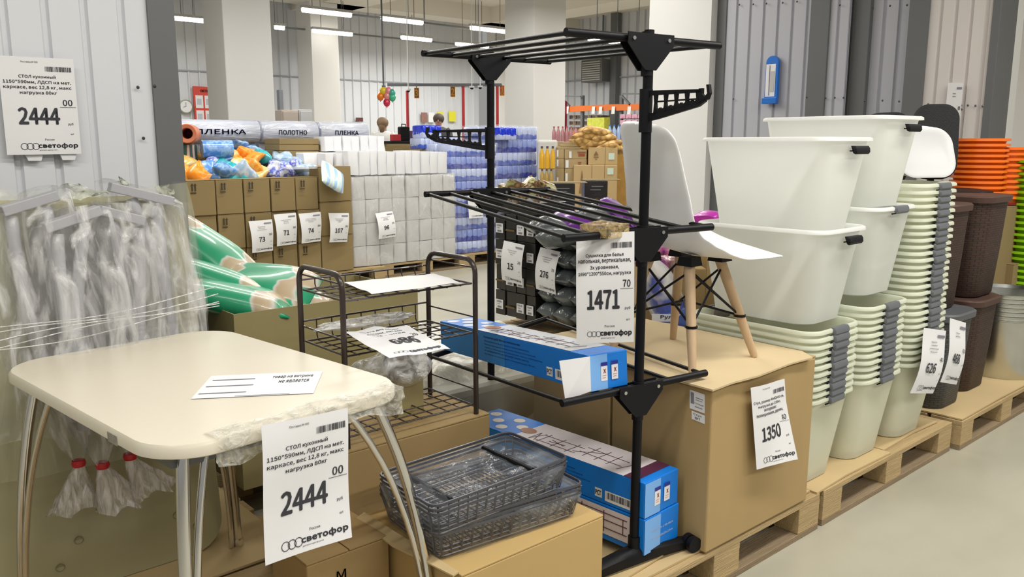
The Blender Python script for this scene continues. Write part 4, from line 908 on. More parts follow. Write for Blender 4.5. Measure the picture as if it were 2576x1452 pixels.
# black mesh office chairs behind the bins
def office_back(label, c, rz, w_=.42, h=.42):
    r = thing('office_chair', label, 'office chair', (c.x, c.y, .001), 'black office chairs', local=True, rotz=rz)
    zc = c.z-h
    M_ = T(-.02, 0, zc+h/2) @ Matrix.Rotation(math.radians(-8), 4, 'Y') @ Matrix.Rotation(math.pi/2, 4, 'Y') @ Matrix.Rotation(math.pi/2, 4, 'Z')
    bp_ = MB()
    for s_ in (0,):
        prf = [Vector((p.x, p.y, 0)) for p in rrect(w_, h, w_*.36, 0, 8)]
        bp_.loft([[Vector((-.035+.5*p.x*p.x, p.x, p.y)) for p in prf], [Vector((.0+.5*p.x*p.x, p.x*1.02, p.y*1.02)) for p in prf], [Vector((.02+.5*p.x*p.x, p.x*.96, p.y*.96)) for p in prf]])
    bp_.xf(T(-.02, 0, zc+h/2) @ Matrix.Rotation(math.radians(-8), 4, 'Y')).build('backrest', mat('mesh_black', (.02, .02, .022), .7, bump=.6, bscale=200), r, smooth=40)
    MB().loft([rrect(.46, .46, .12, zc-.12, 6, .24), rrect(.48, .48, .13, zc-.09, 6, .24), rrect(.46, .46, .12, zc-.05, 6, .24)]).build('seat', BLACKP, r, smooth=40)
    MB().tube([(.0, 0, zc-.1), (-.05, 0, zc-.06), (-.03, 0, zc+.1)], .02, 8).build('back_support', BLACKP, r); MB().tube([(.24, 0, .08), (.24, 0, zc-.1)], .028, 10).build('gas_lift', BLACKP, r)
    for k in range(5): a = 2*math.pi*k/5; MB().bar((.24, 0, .09), (.24+.29*math.cos(a), .29*math.sin(a), .06), .04, .03).build('base_arm', BLACKP, r); MB().ball((.24+.29*math.cos(a), .29*math.sin(a), .03), .028, 10, 6).build('caster', BLACKP, r)
office_back('black mesh office chair whose back rises above the white lids', pX(2362, 262, 5.2), math.radians(215), .25, .44)
office_back('black office chair with only the top of its back showing over the highest bin', pX(2220, 284, 5.4), math.radians(170), .40, .50)
# blue card holder on the right wall
a_, b_ = pX(1952, 143, XR-.02), pX(1926, 262, XR-.02)
r = thing('gauge_holder', 'blue plastic wall gauge with white card on the right panelled wall', 'wall gauge', tuple(b_))
cx_, w_, h_ = (pX(1945, 205, XR-.02)).y, .125, .40
pl = [(-.5, 0), (.5, 0), (.47, .86)]+[(.47*math.cos(a), .86+.14*math.sin(a)) for a in [k*math.pi/8 for k in range(1, 8)]]+[(-.47, .86)]
zb_ = b_.z; f_ = [Vector((XR-.02, cx_-u*w_, zb_+v*h_)) for u, v in pl]; BLG = mat('gauge_blue', (.01, .16, .62), .35)
MB().loft([f_, [v+Vector((-.03, 0, 0)) for v in f_]]).build('body', BLG, r, bevel=.003)
MB().box((XR-.075, cx_-w_*.56, zb_), (XR-.05, cx_+w_*.56, zb_+.05)).build('tray', BLG, r, bevel=.004)
MB().box((XR-.053, cx_-w_*.30, zb_+.06), (XR-.0505, cx_+w_*.42, zb_+.33)).build('card', PAPER, r)
MB().box((XR-.058, cx_+w_*.12, zb_+.07), (XR-.0535, cx_+w_*.15, zb_+.32)).build('glass_tube', INKG, r); MB().box((XR-.056, cx_-w_*.24, zb_+.10), (XR-.0535, cx_+w_*.05, zb_+.27)).build('scale_print', mat('scale_grey', (.5, .5, .5), .6), r)
tl, tr_, bl = pX(2385, 208, XR-.03), pX(2424, 208, XR-.03), pX(2372, 345, XR-.03)
price_tag('price tag on the light wall panel behind the black chair back', tl, tr_-tl, bl-tl, '468', '00', ['Кресло', 'офисное'], detail=1)
# ================================================================== OLIVE CARTON WITH GREEN SACKS
ol = carton('open olive carton holding green and white sacks, left behind the wire rack', (1.185, 2.9, .148), (2.0, 3.42, .832), CARD2, open_=True)
GS = ramp_mat('sack_print', 'WAVE', 2.2, [(.12, (.02, .36, .18)), (.28, (.03, .40, .22)), (.32, (.66, .66, .58)), (.40, (.52, .40, .26)), (.70, (.60, .48, .33)), (.78, (.68, .66, .60)), (.86, (.02, .36, .18))], rough=.3, stretch=(.25, 3.2, 1.5), bump=.1, coat=.3)
def sack(name, label, c, size, rot, m, cat, group=None, seed=0, amp=.12, nu=26, nv=16, pts=None):
    """a filled bag: pinched flat ends and a fat middle"""
    L_, W_, H_ = size; rings = []
    for k in range(nv+1):
        t = -1+2*k/nv; f_ = (1-abs(t)**3.2); hh = H_*.5*max(.06, f_**.8); ww = W_*.5*(.86+.14*f_)
        rings.append([Vector((t*L_/2, math.copysign(abs(math.cos(a))**.7, math.cos(a))*ww, math.copysign(abs(math.sin(a))**.9, math.sin(a))*hh)) for a in [2*math.pi*j/nu for j in range(nu)]])
    mb = MB().loft(rings); mb.disp(min(L_, W_)*amp, 2.2/max(W_, .01)*.5, seed).disp(min(L_, W_)*amp*.25, 9/max(W_, .01)*.25, seed+9)
    M = Matrix.Rotation(math.radians(rot[2]), 4, 'Z') @ Matrix.Rotation(math.radians(rot[1]), 4, 'Y') @ Matrix.Rotation(math.radians(rot[0]), 4, 'X')
    o = mb.build(name, m, None, loc=tuple(c), smooth=180, fix=True); o.rotation_euler = M.to_euler()
    return tag(o, label, cat, group)
for i, (px, py, d, s_, rt) in enumerate(((530, 632, 3.45, (.52, .24, .11), (10, 38, -38)), (552, 712, 3.30, (.50, .30, .13), (-10, 24, -30)), (590, 752, 3.18, (.46, .28, .13), (0, 14, -34)), (662, 716, 3.35, (.44, .26, .11), (20, 8, -42)), (720, 752, 3.45, (.36, .26, .10), (10, 12, -40)), (680, 772, 3.30, (.34, .26, .12), (0, 0, -20)))):
    sack('sack', ['green and clear sack propped highest against the leaning tables', 'green sack half hidden by the film, above the lowest one', 'green and white sack at the front rim of the olive carton', 'green sack with white lettering lying flat in the olive carton', 'green sack end nearest the wire rack loop', 'pale sack at the bottom middle of the heap'][i], pd(px, py, d), s_, rt, GS, 'sack', 'green sacks in the olive carton', i, amp=.05)
# ================================================================== BACK ROW: BROWN CARTONS
YB = 7.5
BOXG = 'brown cartons of the back row'
edges = [472, 547, 617, 685, 748, 806]
zt = pY(620, 449, YB).z; rows = [.15+(zt-.15)*k/3 for k in range(4)]
ARW = mat('stencil', (.05, .035, .02), .8)
def arrows(r, x, y, z, s=.05):
    mb = MB()
    for k in (0, 1):
        xx = x+k*s*.55; mb.box((xx, y-.002, z), (xx+.012, y, z+s)); mb.add([(xx-.008, y-.002, z+s), (xx+.02, y-.002, z+s), (xx+.006, y-.002, z+s+.02)], [(0, 1, 2)])
    mb.box((x-.01, y-.002, z-.022), (x+s*.8, y, z-.012)); mb.build('stencil_mark', ARW, r)
cn = ['first', 'second', 'third', 'fourth', 'fifth']; rw = ['bottom', 'middle', 'top']
for i in range(5):
    x0 = pY(edges[i], 540, YB).x; x1 = pY(edges[i+1], 540, YB).x
    for k in range(3):
        jz = random.uniform(-.012, .012)
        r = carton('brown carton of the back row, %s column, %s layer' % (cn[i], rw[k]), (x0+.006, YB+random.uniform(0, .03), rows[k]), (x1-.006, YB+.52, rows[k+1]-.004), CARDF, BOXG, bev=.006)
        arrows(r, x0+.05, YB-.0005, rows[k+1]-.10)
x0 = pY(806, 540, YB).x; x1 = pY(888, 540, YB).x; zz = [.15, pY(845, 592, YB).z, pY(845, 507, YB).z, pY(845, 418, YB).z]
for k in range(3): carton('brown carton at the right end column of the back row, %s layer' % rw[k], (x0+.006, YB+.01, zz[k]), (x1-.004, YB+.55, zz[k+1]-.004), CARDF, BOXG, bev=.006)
copy_tree(pal, (2.35, 7.52, 0), 0, 'pallet under the left half of the brown carton row'); copy_tree(pal, (3.57, 7.52, 0), 0, 'pallet under the right half of the brown carton row')
copy_tree(pal, (4.80, 7.62, 0), 0, 'pallet under the wrapped white towel packs'); copy_tree(pal, (6.02, 7.72, 0), 0, 'pallet under the nearer blue tissue stack'); copy_tree(pal, (7.24, 7.9, 0), 0, 'pallet under the farther blue tissue stack')
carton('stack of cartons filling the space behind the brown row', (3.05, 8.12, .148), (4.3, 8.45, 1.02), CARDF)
for px0, py0, px1, py1, bx_, by_, pr, kp, lb, ln in ((625, 557, 681, 552, 634, 637, '73', '90', 'price tag 73 on the third column of back row cartons', ['Наполнитель', 'древесный', 'комкующийся 5л']), (688, 540, 741, 535, 696, 620, '71', '90', 'price tag 71, second from the left on the back row cartons', ['Салфетки влажные', 'детские', '120 штук']),
        (751, 538, 803, 533, 758, 613, '74', '90', 'price tag 74, third from the left on the back row cartons', ['Салфетки влажные', 'антибактериальные', '100 штук']), (826, 536, 874, 536, 828, 610, '107', '90', 'price tag 107, rightmost on the brown carton row', ['Пелёнки детские', 'впитывающие', '60х60'])):
    tl, tr_, bl = pY(px0, py0, YB-.03), pY(px1, py1, YB-.03), pY(bx_, by_, YB-.05)
    price_tag(lb, tl, tr_-tl, bl-tl, pr, kp, ln, bend=lambda u, v: .03*math.sin(v*3+u), detail=1)
# soft packs heaped on the cartons
def soft(nm, col, col2, sc=12): return ramp_mat(nm, 'NOISE', sc, [(.42, col), (.52, col2), (.62, col)], rough=.25, coat=.4, bump=.2)
SO = soft('pack_orange', (.90, .27, .01), (.85, .45, .08)); SY = soft('pack_yellow', (.80, .50, .12), (.85, .62, .28)); SB = soft('pack_blue', (.10, .28, .70), (.35, .55, .82)); ST = soft('pack_teal', (.01, .42, .45), (.1, .5, .6)); SW = soft('pack_white_blue', (.70, .74, .86), (.04, .08, .60), 12); SL = soft('pack_pale_blue', (.35, .52, .75), (.65, .74, .82))
rn = random.Random(11)
packs = [(475, 410, SY, 'yellow'), (465, 432, SO, 'orange'), (505, 395, SY, 'yellow'), (520, 432, SB, 'blue'), (545, 405, SB, 'blue'), (540, 380, SL, 'pale blue'), (560, 440, SB, 'blue'), (575, 395, SY, 'yellow'), (572, 418, ST, 'teal'), (600, 372, SB, 'blue'), (620, 392, SO, 'orange'), (605, 425, SY, 'yellow'), (612, 440, SL, 'pale blue'), (585, 437, ST, 'teal'),
         (632, 425, SO, 'orange'), (650, 436, SY, 'yellow'), (655, 398, ST, 'teal'), (645, 380, SB, 'blue'), (498, 440, SO, 'orange'), (530, 412, SW, 'white and blue'), (590, 408, SO, 'orange'), (635, 408, SO, 'orange'),
         (682, 430, SW, 'white and blue'), (700, 420, SW, 'white and blue'), (715, 437, SW, 'white and blue'), (708, 402, SL, 'pale blue'), (733, 428, SW, 'white and blue'), (757, 432, SL, 'pale blue'), (780, 434, SL, 'pale blue'), (740, 412, SL, 'pale blue')]
pn = {}
pos = ['at the left end of the heap', 'low in front', 'upper left', 'front left', 'upper middle', 'front middle', 'top of the heap', 'right of the middle', 'by the right side', 'near the right end']
for i, (px, py, m, cl) in enumerate(packs):
    pn[cl] = pn.get(cl, 0)+1
    y = 7.72+(445-py)*.010+rn.uniform(-.02, .02); c = pY(px, py, y)
    side = ['low', 'front', 'back', 'inner', 'outer'][i % 5]+' over the %s column' % (cn[max(0, min(4, sum(px > e for e in edges)-1))])
    sack('soft_pack', '%s soft pack heaped %s, %s' % (cl, side, 'near the top' if py < 400 else ('at mid height' if py < 422 else 'at the rim')), c, (rn.uniform(.22, .30), rn.uniform(.17, .22), rn.uniform(.10, .14)), (rn.uniform(-50, 50), rn.uniform(-40, 40), rn.uniform(0, 180)), m, 'soft pack', 'soft packs heaped on the back cartons', i, amp=.28, nu=16, nv=10)
dp = pY(838, 446, YB-.10); sack('soft_pack', 'pale blue and white folded pack drooping over the right end carton', dp, (.34, .26, .09), (70, 25, 20), ramp_mat('nappy_print', 'WAVE', 3, [(.2, (.35, .55, .80)), (.5, (.72, .82, .88)), (.75, (.80, .84, .35)), (.8, (.6, .75, .9))], rough=.3, coat=.3), 'soft pack', None, 40, amp=.1)
c0 = pY(815, 424, YB+.03); tag(MB().box(tuple(c0-Vector((.35, .0, .0))), tuple(c0+Vector((.3, .35, .02)))).disp(.012, 8, 2).build('white_sheet', FILMW, loc=tuple(c0)), 'sheet of milky film lying on the right end carton', 'film')
# film rolls, rubber roll, flat cartons behind
ROLLM = film_mat('roll_film', (.80, .83, .92), .5, rough=.12, scale=5, stretch=(.6, 3, 3)); ROLLB = mat('roll_band', (.18, .22, .55), .4)
YR = 8.75
carton('tall carton stack supporting the film rolls', (3.3, 8.55, .001), (6.3, 9.0, 1.30), CARDF)
xs = [pY(x, 330, YR).x for x in (432, 650, 795, 920)]
for i in range(3):
    za = pY(700, 332, YR).z; r = thing('film_roll', ['long clear film roll behind the soft packs, left of three', 'clear film roll behind the soft packs, middle of three', 'short clear film roll by the white packs, right of three'][i], 'film roll', (xs[i], YR, za), 'clear film rolls')
    MB().tube([(xs[i]+.01, YR, za), (xs[i+1]-.03, YR, za)], .118, 20).disp(.008, 9, i).build('roll', mat('roll_core', (.66, .71, .86), .25, coat=.5, bump=.6, bscale=12, var=.2, vscale=8), r, smooth=60)
    MB().tube([(xs[i]+.008, YR, za), (xs[i+1]-.028, YR, za)], .123, 20).disp(.006, 14, i).build('wrapper', ROLLM, r, smooth=180)
    sf = Surf((xs[i]+.15, YR-.126, za+.02), (xs[i+1]-xs[i]-.3, 0, 0), (0, 0, -.05)); mb = MB(); sf.text(mb, ['ПЛЕНКА', 'ПОЛОТНО', 'ПЛЕНКА'][i], .5, .5, w=.85, hgt=1, bold=.02, h=.004); mb.build('lettering', ROLLB, r)
    for k in range(2): 
        zc = za+(.118 if k else -.118)*1.75
    MB().tube([(xs[i]+.01, YR+.1, za-.16), (xs[i+1]-.03, YR+.1, za-.16)], .08, 14).build('lower_roll', MATS['roll_core'], r, smooth=60)
c = pd(470, 336, 7.95); RUB = mat('rubber_orange', (.62, .20, .10), .5); mb = MB(); ax = Vector((.45, 1, 0)).normalized()
r = thing('rug_roll', 'orange rubber roll with a dark hollow end, by the grey trim', 'roll', tuple(c))
u_ = Vector((0, 0, 1)); s_ = ax.cross(u_).normalized()
rings = [[c+ax*a+s_*math.cos(t)*R_+u_*math.sin(t)*R_ for t in [2*math.pi*k/22 for k in range(22)]] for a, R_ in ((.5, .045), (.02, .05), (0, .055), (-.005, .085), (.015, .092), (.6, .092))]
mb.loft(rings, True, False); mb.build('roll', RUB, r, smooth=50)
MB().box((c.x-.10, c.y+.12, .001), (c.x+.10, c.y+.45, c.z-.09)).build('support_box', CARDF, r)
for k, (px, py, w_, m, lb) in enumerate(((473, 383, .09, ramp_mat('rug_green', 'WAVE', 6, [(.3, (.02, .10, .09)), (.6, (.35, .05, .10)), (.8, (.5, .5, .4))], .6), 'dark patterned mat roll under the orange rubber roll'), (515, 375, .085, SB, 'blue mat roll beside the orange rubber roll'))):
    c = pd(px, py, 8.1); tag(MB().tube([c+Vector((-.03, 0, 0)), c+Vector((.25, -.05, 0))] if k else [c+Vector((0, 0, -.28)), c+Vector((0, 0, .07))], w_, 16).build('mat_roll', m, loc=tuple(c), smooth=50), lb, 'roll')
for k in range(4):
    a = pY(664, 408-k*15, 8.47); b = pY(792, 396-k*15, 8.47)
    tag(MB().box((a.x, 8.10, a.z), (a.x+.45, 8.45, a.z+.058)).build('flat_carton', CARDF, loc=tuple(a), bevel=.004), 'flat brown carton right of the soft packs, %s layer' % ['', 'lower middle', 'upper middle', ''][k] if k not in (0, 3) else ('lowest flat brown carton right of the soft packs' if k == 0 else 'top flat brown carton right of the soft packs'), 'box', 'flat cartons behind the heap')
    r = tag(MB().box((a.x+.47, 8.10, a.z), (a.x+.98, 8.45, a.z+.058)).box((a.x+.53, 8.095, a.z+.012), (a.x+.72, 8.099, a.z+.046), 1).build('flat_carton', [CARDF, PAPER], loc=tuple(a), bevel=.003), ['lowest', 'second', 'third', 'top'][k]+' flat carton with a white label, left of the white packs', 'box', 'flat cartons behind the heap')
# ================================================================== WHITE TOWEL PACKS
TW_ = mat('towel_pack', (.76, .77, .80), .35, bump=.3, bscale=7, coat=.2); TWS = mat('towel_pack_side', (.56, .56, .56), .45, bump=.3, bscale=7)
def towel(label, x0, x1, y, dpt, z0, z1, grp, m=TW_, seed=0):
    w_ = x1-x0; mb = MB(); rings = []
    for z in (z0, z0+.01, (z0+z1)/2, z1-.01, z1):
        q = .985 if z in (z0, z1) else (1 if z != (z0+z1)/2 else .97)
        rings.append([Vector((p.x, p.y, z)) for p in rrect(w_*q, dpt*q, .012, z, 2, (x0+x1)/2, y+dpt/2)])
    mb.loft(rings).disp(.008, 9, seed); return tag(mb.build('towel_pack', m, loc=(x0, y, z0), smooth=50), label, 'paper towel pack', grp)
YT = 7.62
zz = [.152]+[pY(1010, y, YT).z for y in (610, 555, 497, 441)]
for bi, (a, b, nm) in enumerate(((886, 1021, 'left'), (1024, 1146, 'right'))):
    X0_, X1_ = pY(a, 550, YT).x, pY(b, 550, YT).x
    for k in range(4):
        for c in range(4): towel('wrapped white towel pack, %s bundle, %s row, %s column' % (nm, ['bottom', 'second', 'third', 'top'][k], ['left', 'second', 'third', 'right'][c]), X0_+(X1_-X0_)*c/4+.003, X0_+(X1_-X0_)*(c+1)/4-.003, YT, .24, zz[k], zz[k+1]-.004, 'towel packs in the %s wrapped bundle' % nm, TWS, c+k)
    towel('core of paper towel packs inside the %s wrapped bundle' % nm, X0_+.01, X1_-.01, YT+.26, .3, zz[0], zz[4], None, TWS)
    o = MB().loft([[Vector((p.x, p.y, z)) for p in rrect(X1_-X0_+.02, .62, .03, z, 4, (X0_+X1_)/2, YT+.295)] for z in [zz[0]+(zz[4]+.012-zz[0])*j/10 for j in range(11)]], False, True).disp(.014, 7, bi).build('bundle_film', film_mat('bundle_film', (.84, .84, .83), .20, rough=.12, scale=6, stretch=(1.5, 1.5, .8)), loc=(X0_, YT, zz[0]), smooth=180)
    tag(o, 'clear film wrapped round the %s bundle of white towel packs' % nm, 'film')
tops = [878, 905, 934, 953, 976, 999, 1023, 1040, 1063, 1084, 1105, 1128]
zb_, zc_ = zz[4]+.014, pY(1000, 381, YT).z
for k in range(11):
    a, b = pY(tops[k], 410, YT).x, pY(tops[k+1], 410, YT).x
    towel('loose white towel pack on the bundles, %s' % (['left end', 'second', 'third', 'fourth', 'fifth', 'middle', 'seventh', 'eighth', 'ninth', 'tenth', 'right end'][k]+' of the row'), a+.002, b-.002, YT+random.uniform(0, .03), .26, zb_, zc_+random.uniform(-.012, .012), 'loose towel packs in the front row', TW_, k)
    if k < 4: pass
towel('back layer of towel packs under the upper row', pY(800, 410, YT).x, pY(1100, 410, YT).x, YT+.31, .35, 1.0, zc_-.01, None, TW_)
towel('plain carton pile beneath the upper row of towel packs', pY(795, 430, YT).x, pY(880, 410, YT).x, YT+.62, .28, .001, zc_-.06, None, CARDF)
up = [812, 836, 858, 880, 903, 925, 947, 966]
for k in range(7):
    a, b = pY(up[k], 360, 8.05).x, pY(up[k+1], 360, 8.05).x; towel('white towel pack in the highest row behind, %s' % (['left end', 'second from left', 'third from left', 'middle', 'third from right', 'second from right', 'right end'][k]), a+.002, b-.002, 8.0+random.uniform(0, .03), .26, zc_+.002, pY(900, 342, 8.05).z+random.uniform(-.01, .01), 'towel packs in the rear upper row', TW_, k+20)
for k in range(3):
    a = pY(795+k*27, 400, 7.95); towel('white towel pack low at the left of the pile, %s of three' % ['leftmost', 'middle', 'rightmost'][k], a.x, a.x+.098, 7.75, .2, 1.11, zc_-.02, 'towel packs at the left of the pile', TW_, k+30)
towel('hidden carton under the left towel packs', pY(795, 400, 7.95).x-.02, pY(878, 400, 7.95).x, 7.95, .3, .148, 1.09, None, CARDF)
tl, tr_, bl = pY(944, 537, YT-.02), pY(987, 531, YT-.02), pY(952, 602, YT-.06)
price_tag('price tag 96 on the wrapped white towel packs', tl, tr_-tl, bl-tl, '96', '00', ['Полотенца бумажные', 'листовые', '200 листов'], bend=lambda u, v: .03*math.sin(v*3), detail=1)
# ================================================================== TISSUE STACKS
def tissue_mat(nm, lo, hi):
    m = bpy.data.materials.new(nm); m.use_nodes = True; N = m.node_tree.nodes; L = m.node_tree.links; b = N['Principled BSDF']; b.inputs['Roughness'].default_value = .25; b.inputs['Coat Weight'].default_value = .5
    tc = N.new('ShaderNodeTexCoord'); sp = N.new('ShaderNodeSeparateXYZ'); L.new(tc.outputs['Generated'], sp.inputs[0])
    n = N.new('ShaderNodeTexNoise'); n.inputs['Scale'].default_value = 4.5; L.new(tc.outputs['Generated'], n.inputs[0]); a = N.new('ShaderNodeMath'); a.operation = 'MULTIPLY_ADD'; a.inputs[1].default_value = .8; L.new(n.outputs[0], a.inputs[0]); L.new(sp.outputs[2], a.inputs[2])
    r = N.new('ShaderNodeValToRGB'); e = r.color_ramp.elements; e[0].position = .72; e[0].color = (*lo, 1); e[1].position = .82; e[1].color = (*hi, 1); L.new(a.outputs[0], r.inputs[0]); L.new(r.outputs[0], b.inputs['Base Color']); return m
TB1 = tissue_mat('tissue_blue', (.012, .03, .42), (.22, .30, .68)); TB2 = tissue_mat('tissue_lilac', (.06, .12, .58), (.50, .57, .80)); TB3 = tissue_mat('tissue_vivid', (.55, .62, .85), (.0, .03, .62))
def tpack(label, x0, x1, y, dpt, z0, z1, grp, m):
    mb = MB(); n = 3
    for c in range(n):
        a = x0+(x1-x0)*c/n; b = x0+(x1-x0)*(c+1)/n; mb.loft([[Vector((p.x, p.y, z)) for p in rrect((b-a)*q, dpt*q, .02, z, 2, (a+b)/2, y+dpt/2)] for z, q in ((z0, .93), (z0+.012, 1), (z1-.012, 1), (z1, .93))])
    return tag(mb.build('tissue_pack', m, loc=(x0, y, z0), smooth=50), label, 'tissue pack', grp)
for nm, pa, pb, Y_, ya, yb, nr, nc in (('nearer', 1138, 1250, 7.75, 362, 640, 9, 3), ('farther', 1240, 1352, 8.3, 318, 603, 9, 3)):
    X0_, X1_ = pY(pa, 450, Y_).x, pY(pb, 450, Y_).x; z1_ = pY((pa+pb)/2, ya, Y_).z
    for k in range(nr):
        z0 = .15+(z1_-.15)*k/nr; z1 = .15+(z1_-.15)*(k+1)/nr-.004
        for c in range(nc):
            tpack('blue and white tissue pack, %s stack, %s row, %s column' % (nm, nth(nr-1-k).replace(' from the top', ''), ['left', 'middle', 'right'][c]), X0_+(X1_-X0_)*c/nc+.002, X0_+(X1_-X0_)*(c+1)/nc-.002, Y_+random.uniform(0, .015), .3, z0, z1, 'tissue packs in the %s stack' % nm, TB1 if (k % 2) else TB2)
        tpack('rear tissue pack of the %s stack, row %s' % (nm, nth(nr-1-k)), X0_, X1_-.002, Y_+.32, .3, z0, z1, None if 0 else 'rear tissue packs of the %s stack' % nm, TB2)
    tag(MB().loft([[Vector((p.x, p.y, z)) for p in rrect(X1_-X0_+.03, .66, .03, z, 4, (X0_+X1_)/2, Y_+.31)] for z in [.15+(z1_+.015-.15)*j/12 for j in range(13)]], False, True).disp(.014, 8, nr+int(X0_)).build('stack_film', film_mat('stack_film', (.80, .84, .95), .13, rough=.08, scale=8), loc=(X0_, Y_, .15), smooth=180), 'clear film round the %s blue tissue stack' % nm, 'film')
Y_ = 8.25
for k, (a, b, y0, y1, m, lb) in enumerate(((1060, 1092, 375, 348, TB2, 'pale tissue pack on top, leftmost above the towel packs'), (1092, 1124, 375, 347, TB2, 'pale tissue pack on top, second from the left'), (1124, 1158, 374, 345, TB2, 'pale tissue pack on top, left of the nearer stack top'), (1066, 1112, 347, 316, TB3, 'vivid blue tissue pack standing highest on the pale packs'), (1246, 1288, 352, 322, TB3, 'dark blue open pack right of the drying rack post'))):
    A_, B_ = pY(a, y0, Y_), pY(b, y1, Y_); tpack(lb, A_.x, B_.x-.003, Y_-.1 if k == 4 else Y_, .25, A_.z, B_.z, 'tissue packs on top of the piles', m)
A_, B_ = pY(1055, 376, Y_), pY(1140, 376, Y_); carton('carton pile beneath the pale tissue packs', (A_.x, Y_+.02, .001), (B_.x, Y_+.35, A_.z-.004), CARDF)
tl, tr_, bl = pY(1176, 488, 7.70), pY(1212, 486, 7.70), pY(1180, 550, 7.68); price_tag('price tag on the nearer blue tissue stack behind the rack shelf', tl, tr_-tl, bl-tl, '86', '00', ['Бумага туалетная', '12 рулонов'], detail=1)
# ================================================================== BLACK CARTONS AND GREY PACKS (facing the aisle side)
XB = 3.83
KB = mat('carton_black', (.022, .020, .018), .35, coat=.2, var=.3, vscale=6); KP = mat('pack_grey', (.035, .045, .05), .22, coat=.8, bump=.8, bscale=26, var=.5, vscale=14, var2=(.16, .18, .19)); VIO = mat('violet_print', (.16, .02, .30), .3, coat=.5)
ed = [1245, 1270, 1297, 1322, 1346]; ys_ = [pX(e, 680, XB).y for e in ed]
zb3 = pX(1295, 800, XB).z; zt3 = pX(1295, 540, XB).z; nr = 4
for i in range(4):
    for k in range(nr):
        z0 = zb3+(zt3-zb3)*k/nr+(.03*i*0); z1 = zb3+(zt3-zb3)*(k+1)/nr-.004
        r = thing('slim_carton', 'slim black carton, %s column, %s layer, left of the grey packs' % (['leftmost', 'second', 'third', 'fourth'][i], ['bottom', 'second', 'third', 'top'][k]), 'box', (XB, ys_[i+1], z0), 'slim black cartons')
        MB().box((XB+random.uniform(0, .015), ys_[i+1]+.004, z0), (XB+.36, ys_[i]-.004, z1)).build('body', KB, r, bevel=.003)
        w_ = ys_[i]-ys_[i+1]; h_ = z1-z0
        if (i+k) % 3 != 1: MB().box((XB-.004, ys_[i+1]+w_*.15, z0+h_*.25), (XB-.001, ys_[i]-w_*.15, z0+h_*.62)).build('label', PAPER, r); m_ = MB(); sf = Surf((XB-.004, ys_[i]-w_*.15, z0+h_*.62), (0, -w_*.7, 0), (0, 0, -h_*.37)); sf.bars(m_, .15, .1, .85, .3, 10, .002, i); sf.rect(m_, .2, .45, .6, .5, .002); sf.rect(m_, .25, .7, .8, .88, .002); m_.build('label_print', INKG, r)
        else: MB().box((XB-.003, ys_[i+1]+w_*.1, z0+h_*.35), (XB-.001, ys_[i]-w_*.1, z0+h_*.42)).build('stripe', mat('dark_gold', (.14, .09, .03), .5), r)
o = copy_tree(pal, (XB, ys_[-1]+1.0, 0), -math.pi/2, 'pallet under the slim black cartons'); o.location = (XB, max(ys_)+.02, 0)
zt_, zb_ = pX(1400, 585, XB).z, pX(1400, 815, XB).z
Ya, Yb = pX(1350, 700, XB).y, pX(1520, 700, XB).y
for k in range(5):
    for c in range(4):
        y0 = Ya+(Yb-Ya)*(c+.5)/4; z = zb_+(zt_-zb_)*(k+.5)/5
        mm = KP
        o = sack('grey_pack', 'dark grey bag pack, %s row, %s beside the slim black cartons' % (['bottom', 'second', 'middle', 'fourth', 'top'][k], ['nearest', 'next', 'third', 'last'][c]), Vector((XB+.14, y0, z)), (.30, abs(Yb-Ya)/4*1.02, (zt_-zb_)/5*1.15), (0, 0, random.uniform(-6, 6)), mm, 'bag pack', 'grey bag packs in the pile', k*4+c, amp=.10, nu=18, nv=10)
for c, (px, py) in enumerate(((1400, 596), (1385, 572), (1452, 560), (1500, 545), (1540, 530), (1560, 545))):
    sack('grey_pack', ['dark bag pack with a violet band above the 276 tag', 'dark pack lying above the grey pile', 'dark pack with violet print, middle of the top', 'dark shiny pack under the rack bars', 'violet and black pack near the white chair', 'last violet pack beside the chair back'][c], pd(px, py, 5.35+.1*c), (.30, .22, .13), (8*c, 5, -45+20*c), VIO if c in (2, 4, 5) else KP, 'bag pack', 'loose packs on the grey pile', c+50, amp=.15, nu=18, nv=10)
carton('dark open pallet load beneath the loose packs', (XB+.32, min(Ya, Yb), .148), (XB+1.1, max(Ya, Yb), .80), KB)
tl, tr_, bl = pX(1268, 605, XB-.03), pX(1320, 617, XB-.03), pX(1264, 704, XB-.06); price_tag('price tag 15 on the slim black cartons', tl, tr_-tl, bl-tl, '15', '20', ['Шоколад тёмный', 'порционный', '20 г'], bend=lambda u, v: .02*math.sin(v*3), detail=1)
tl, tr_, bl = pX(1360, 622, XB-.03), pX(1410, 634, XB-.03), pX(1350, 727, XB-.08); price_tag('price tag 276 on the grey bag packs', tl, tr_-tl, bl-tl, '276', '70', ['Мешки для мусора', 'особо прочные', '60 литров'], bend=lambda u, v: .03*math.sin(v*3), detail=1)
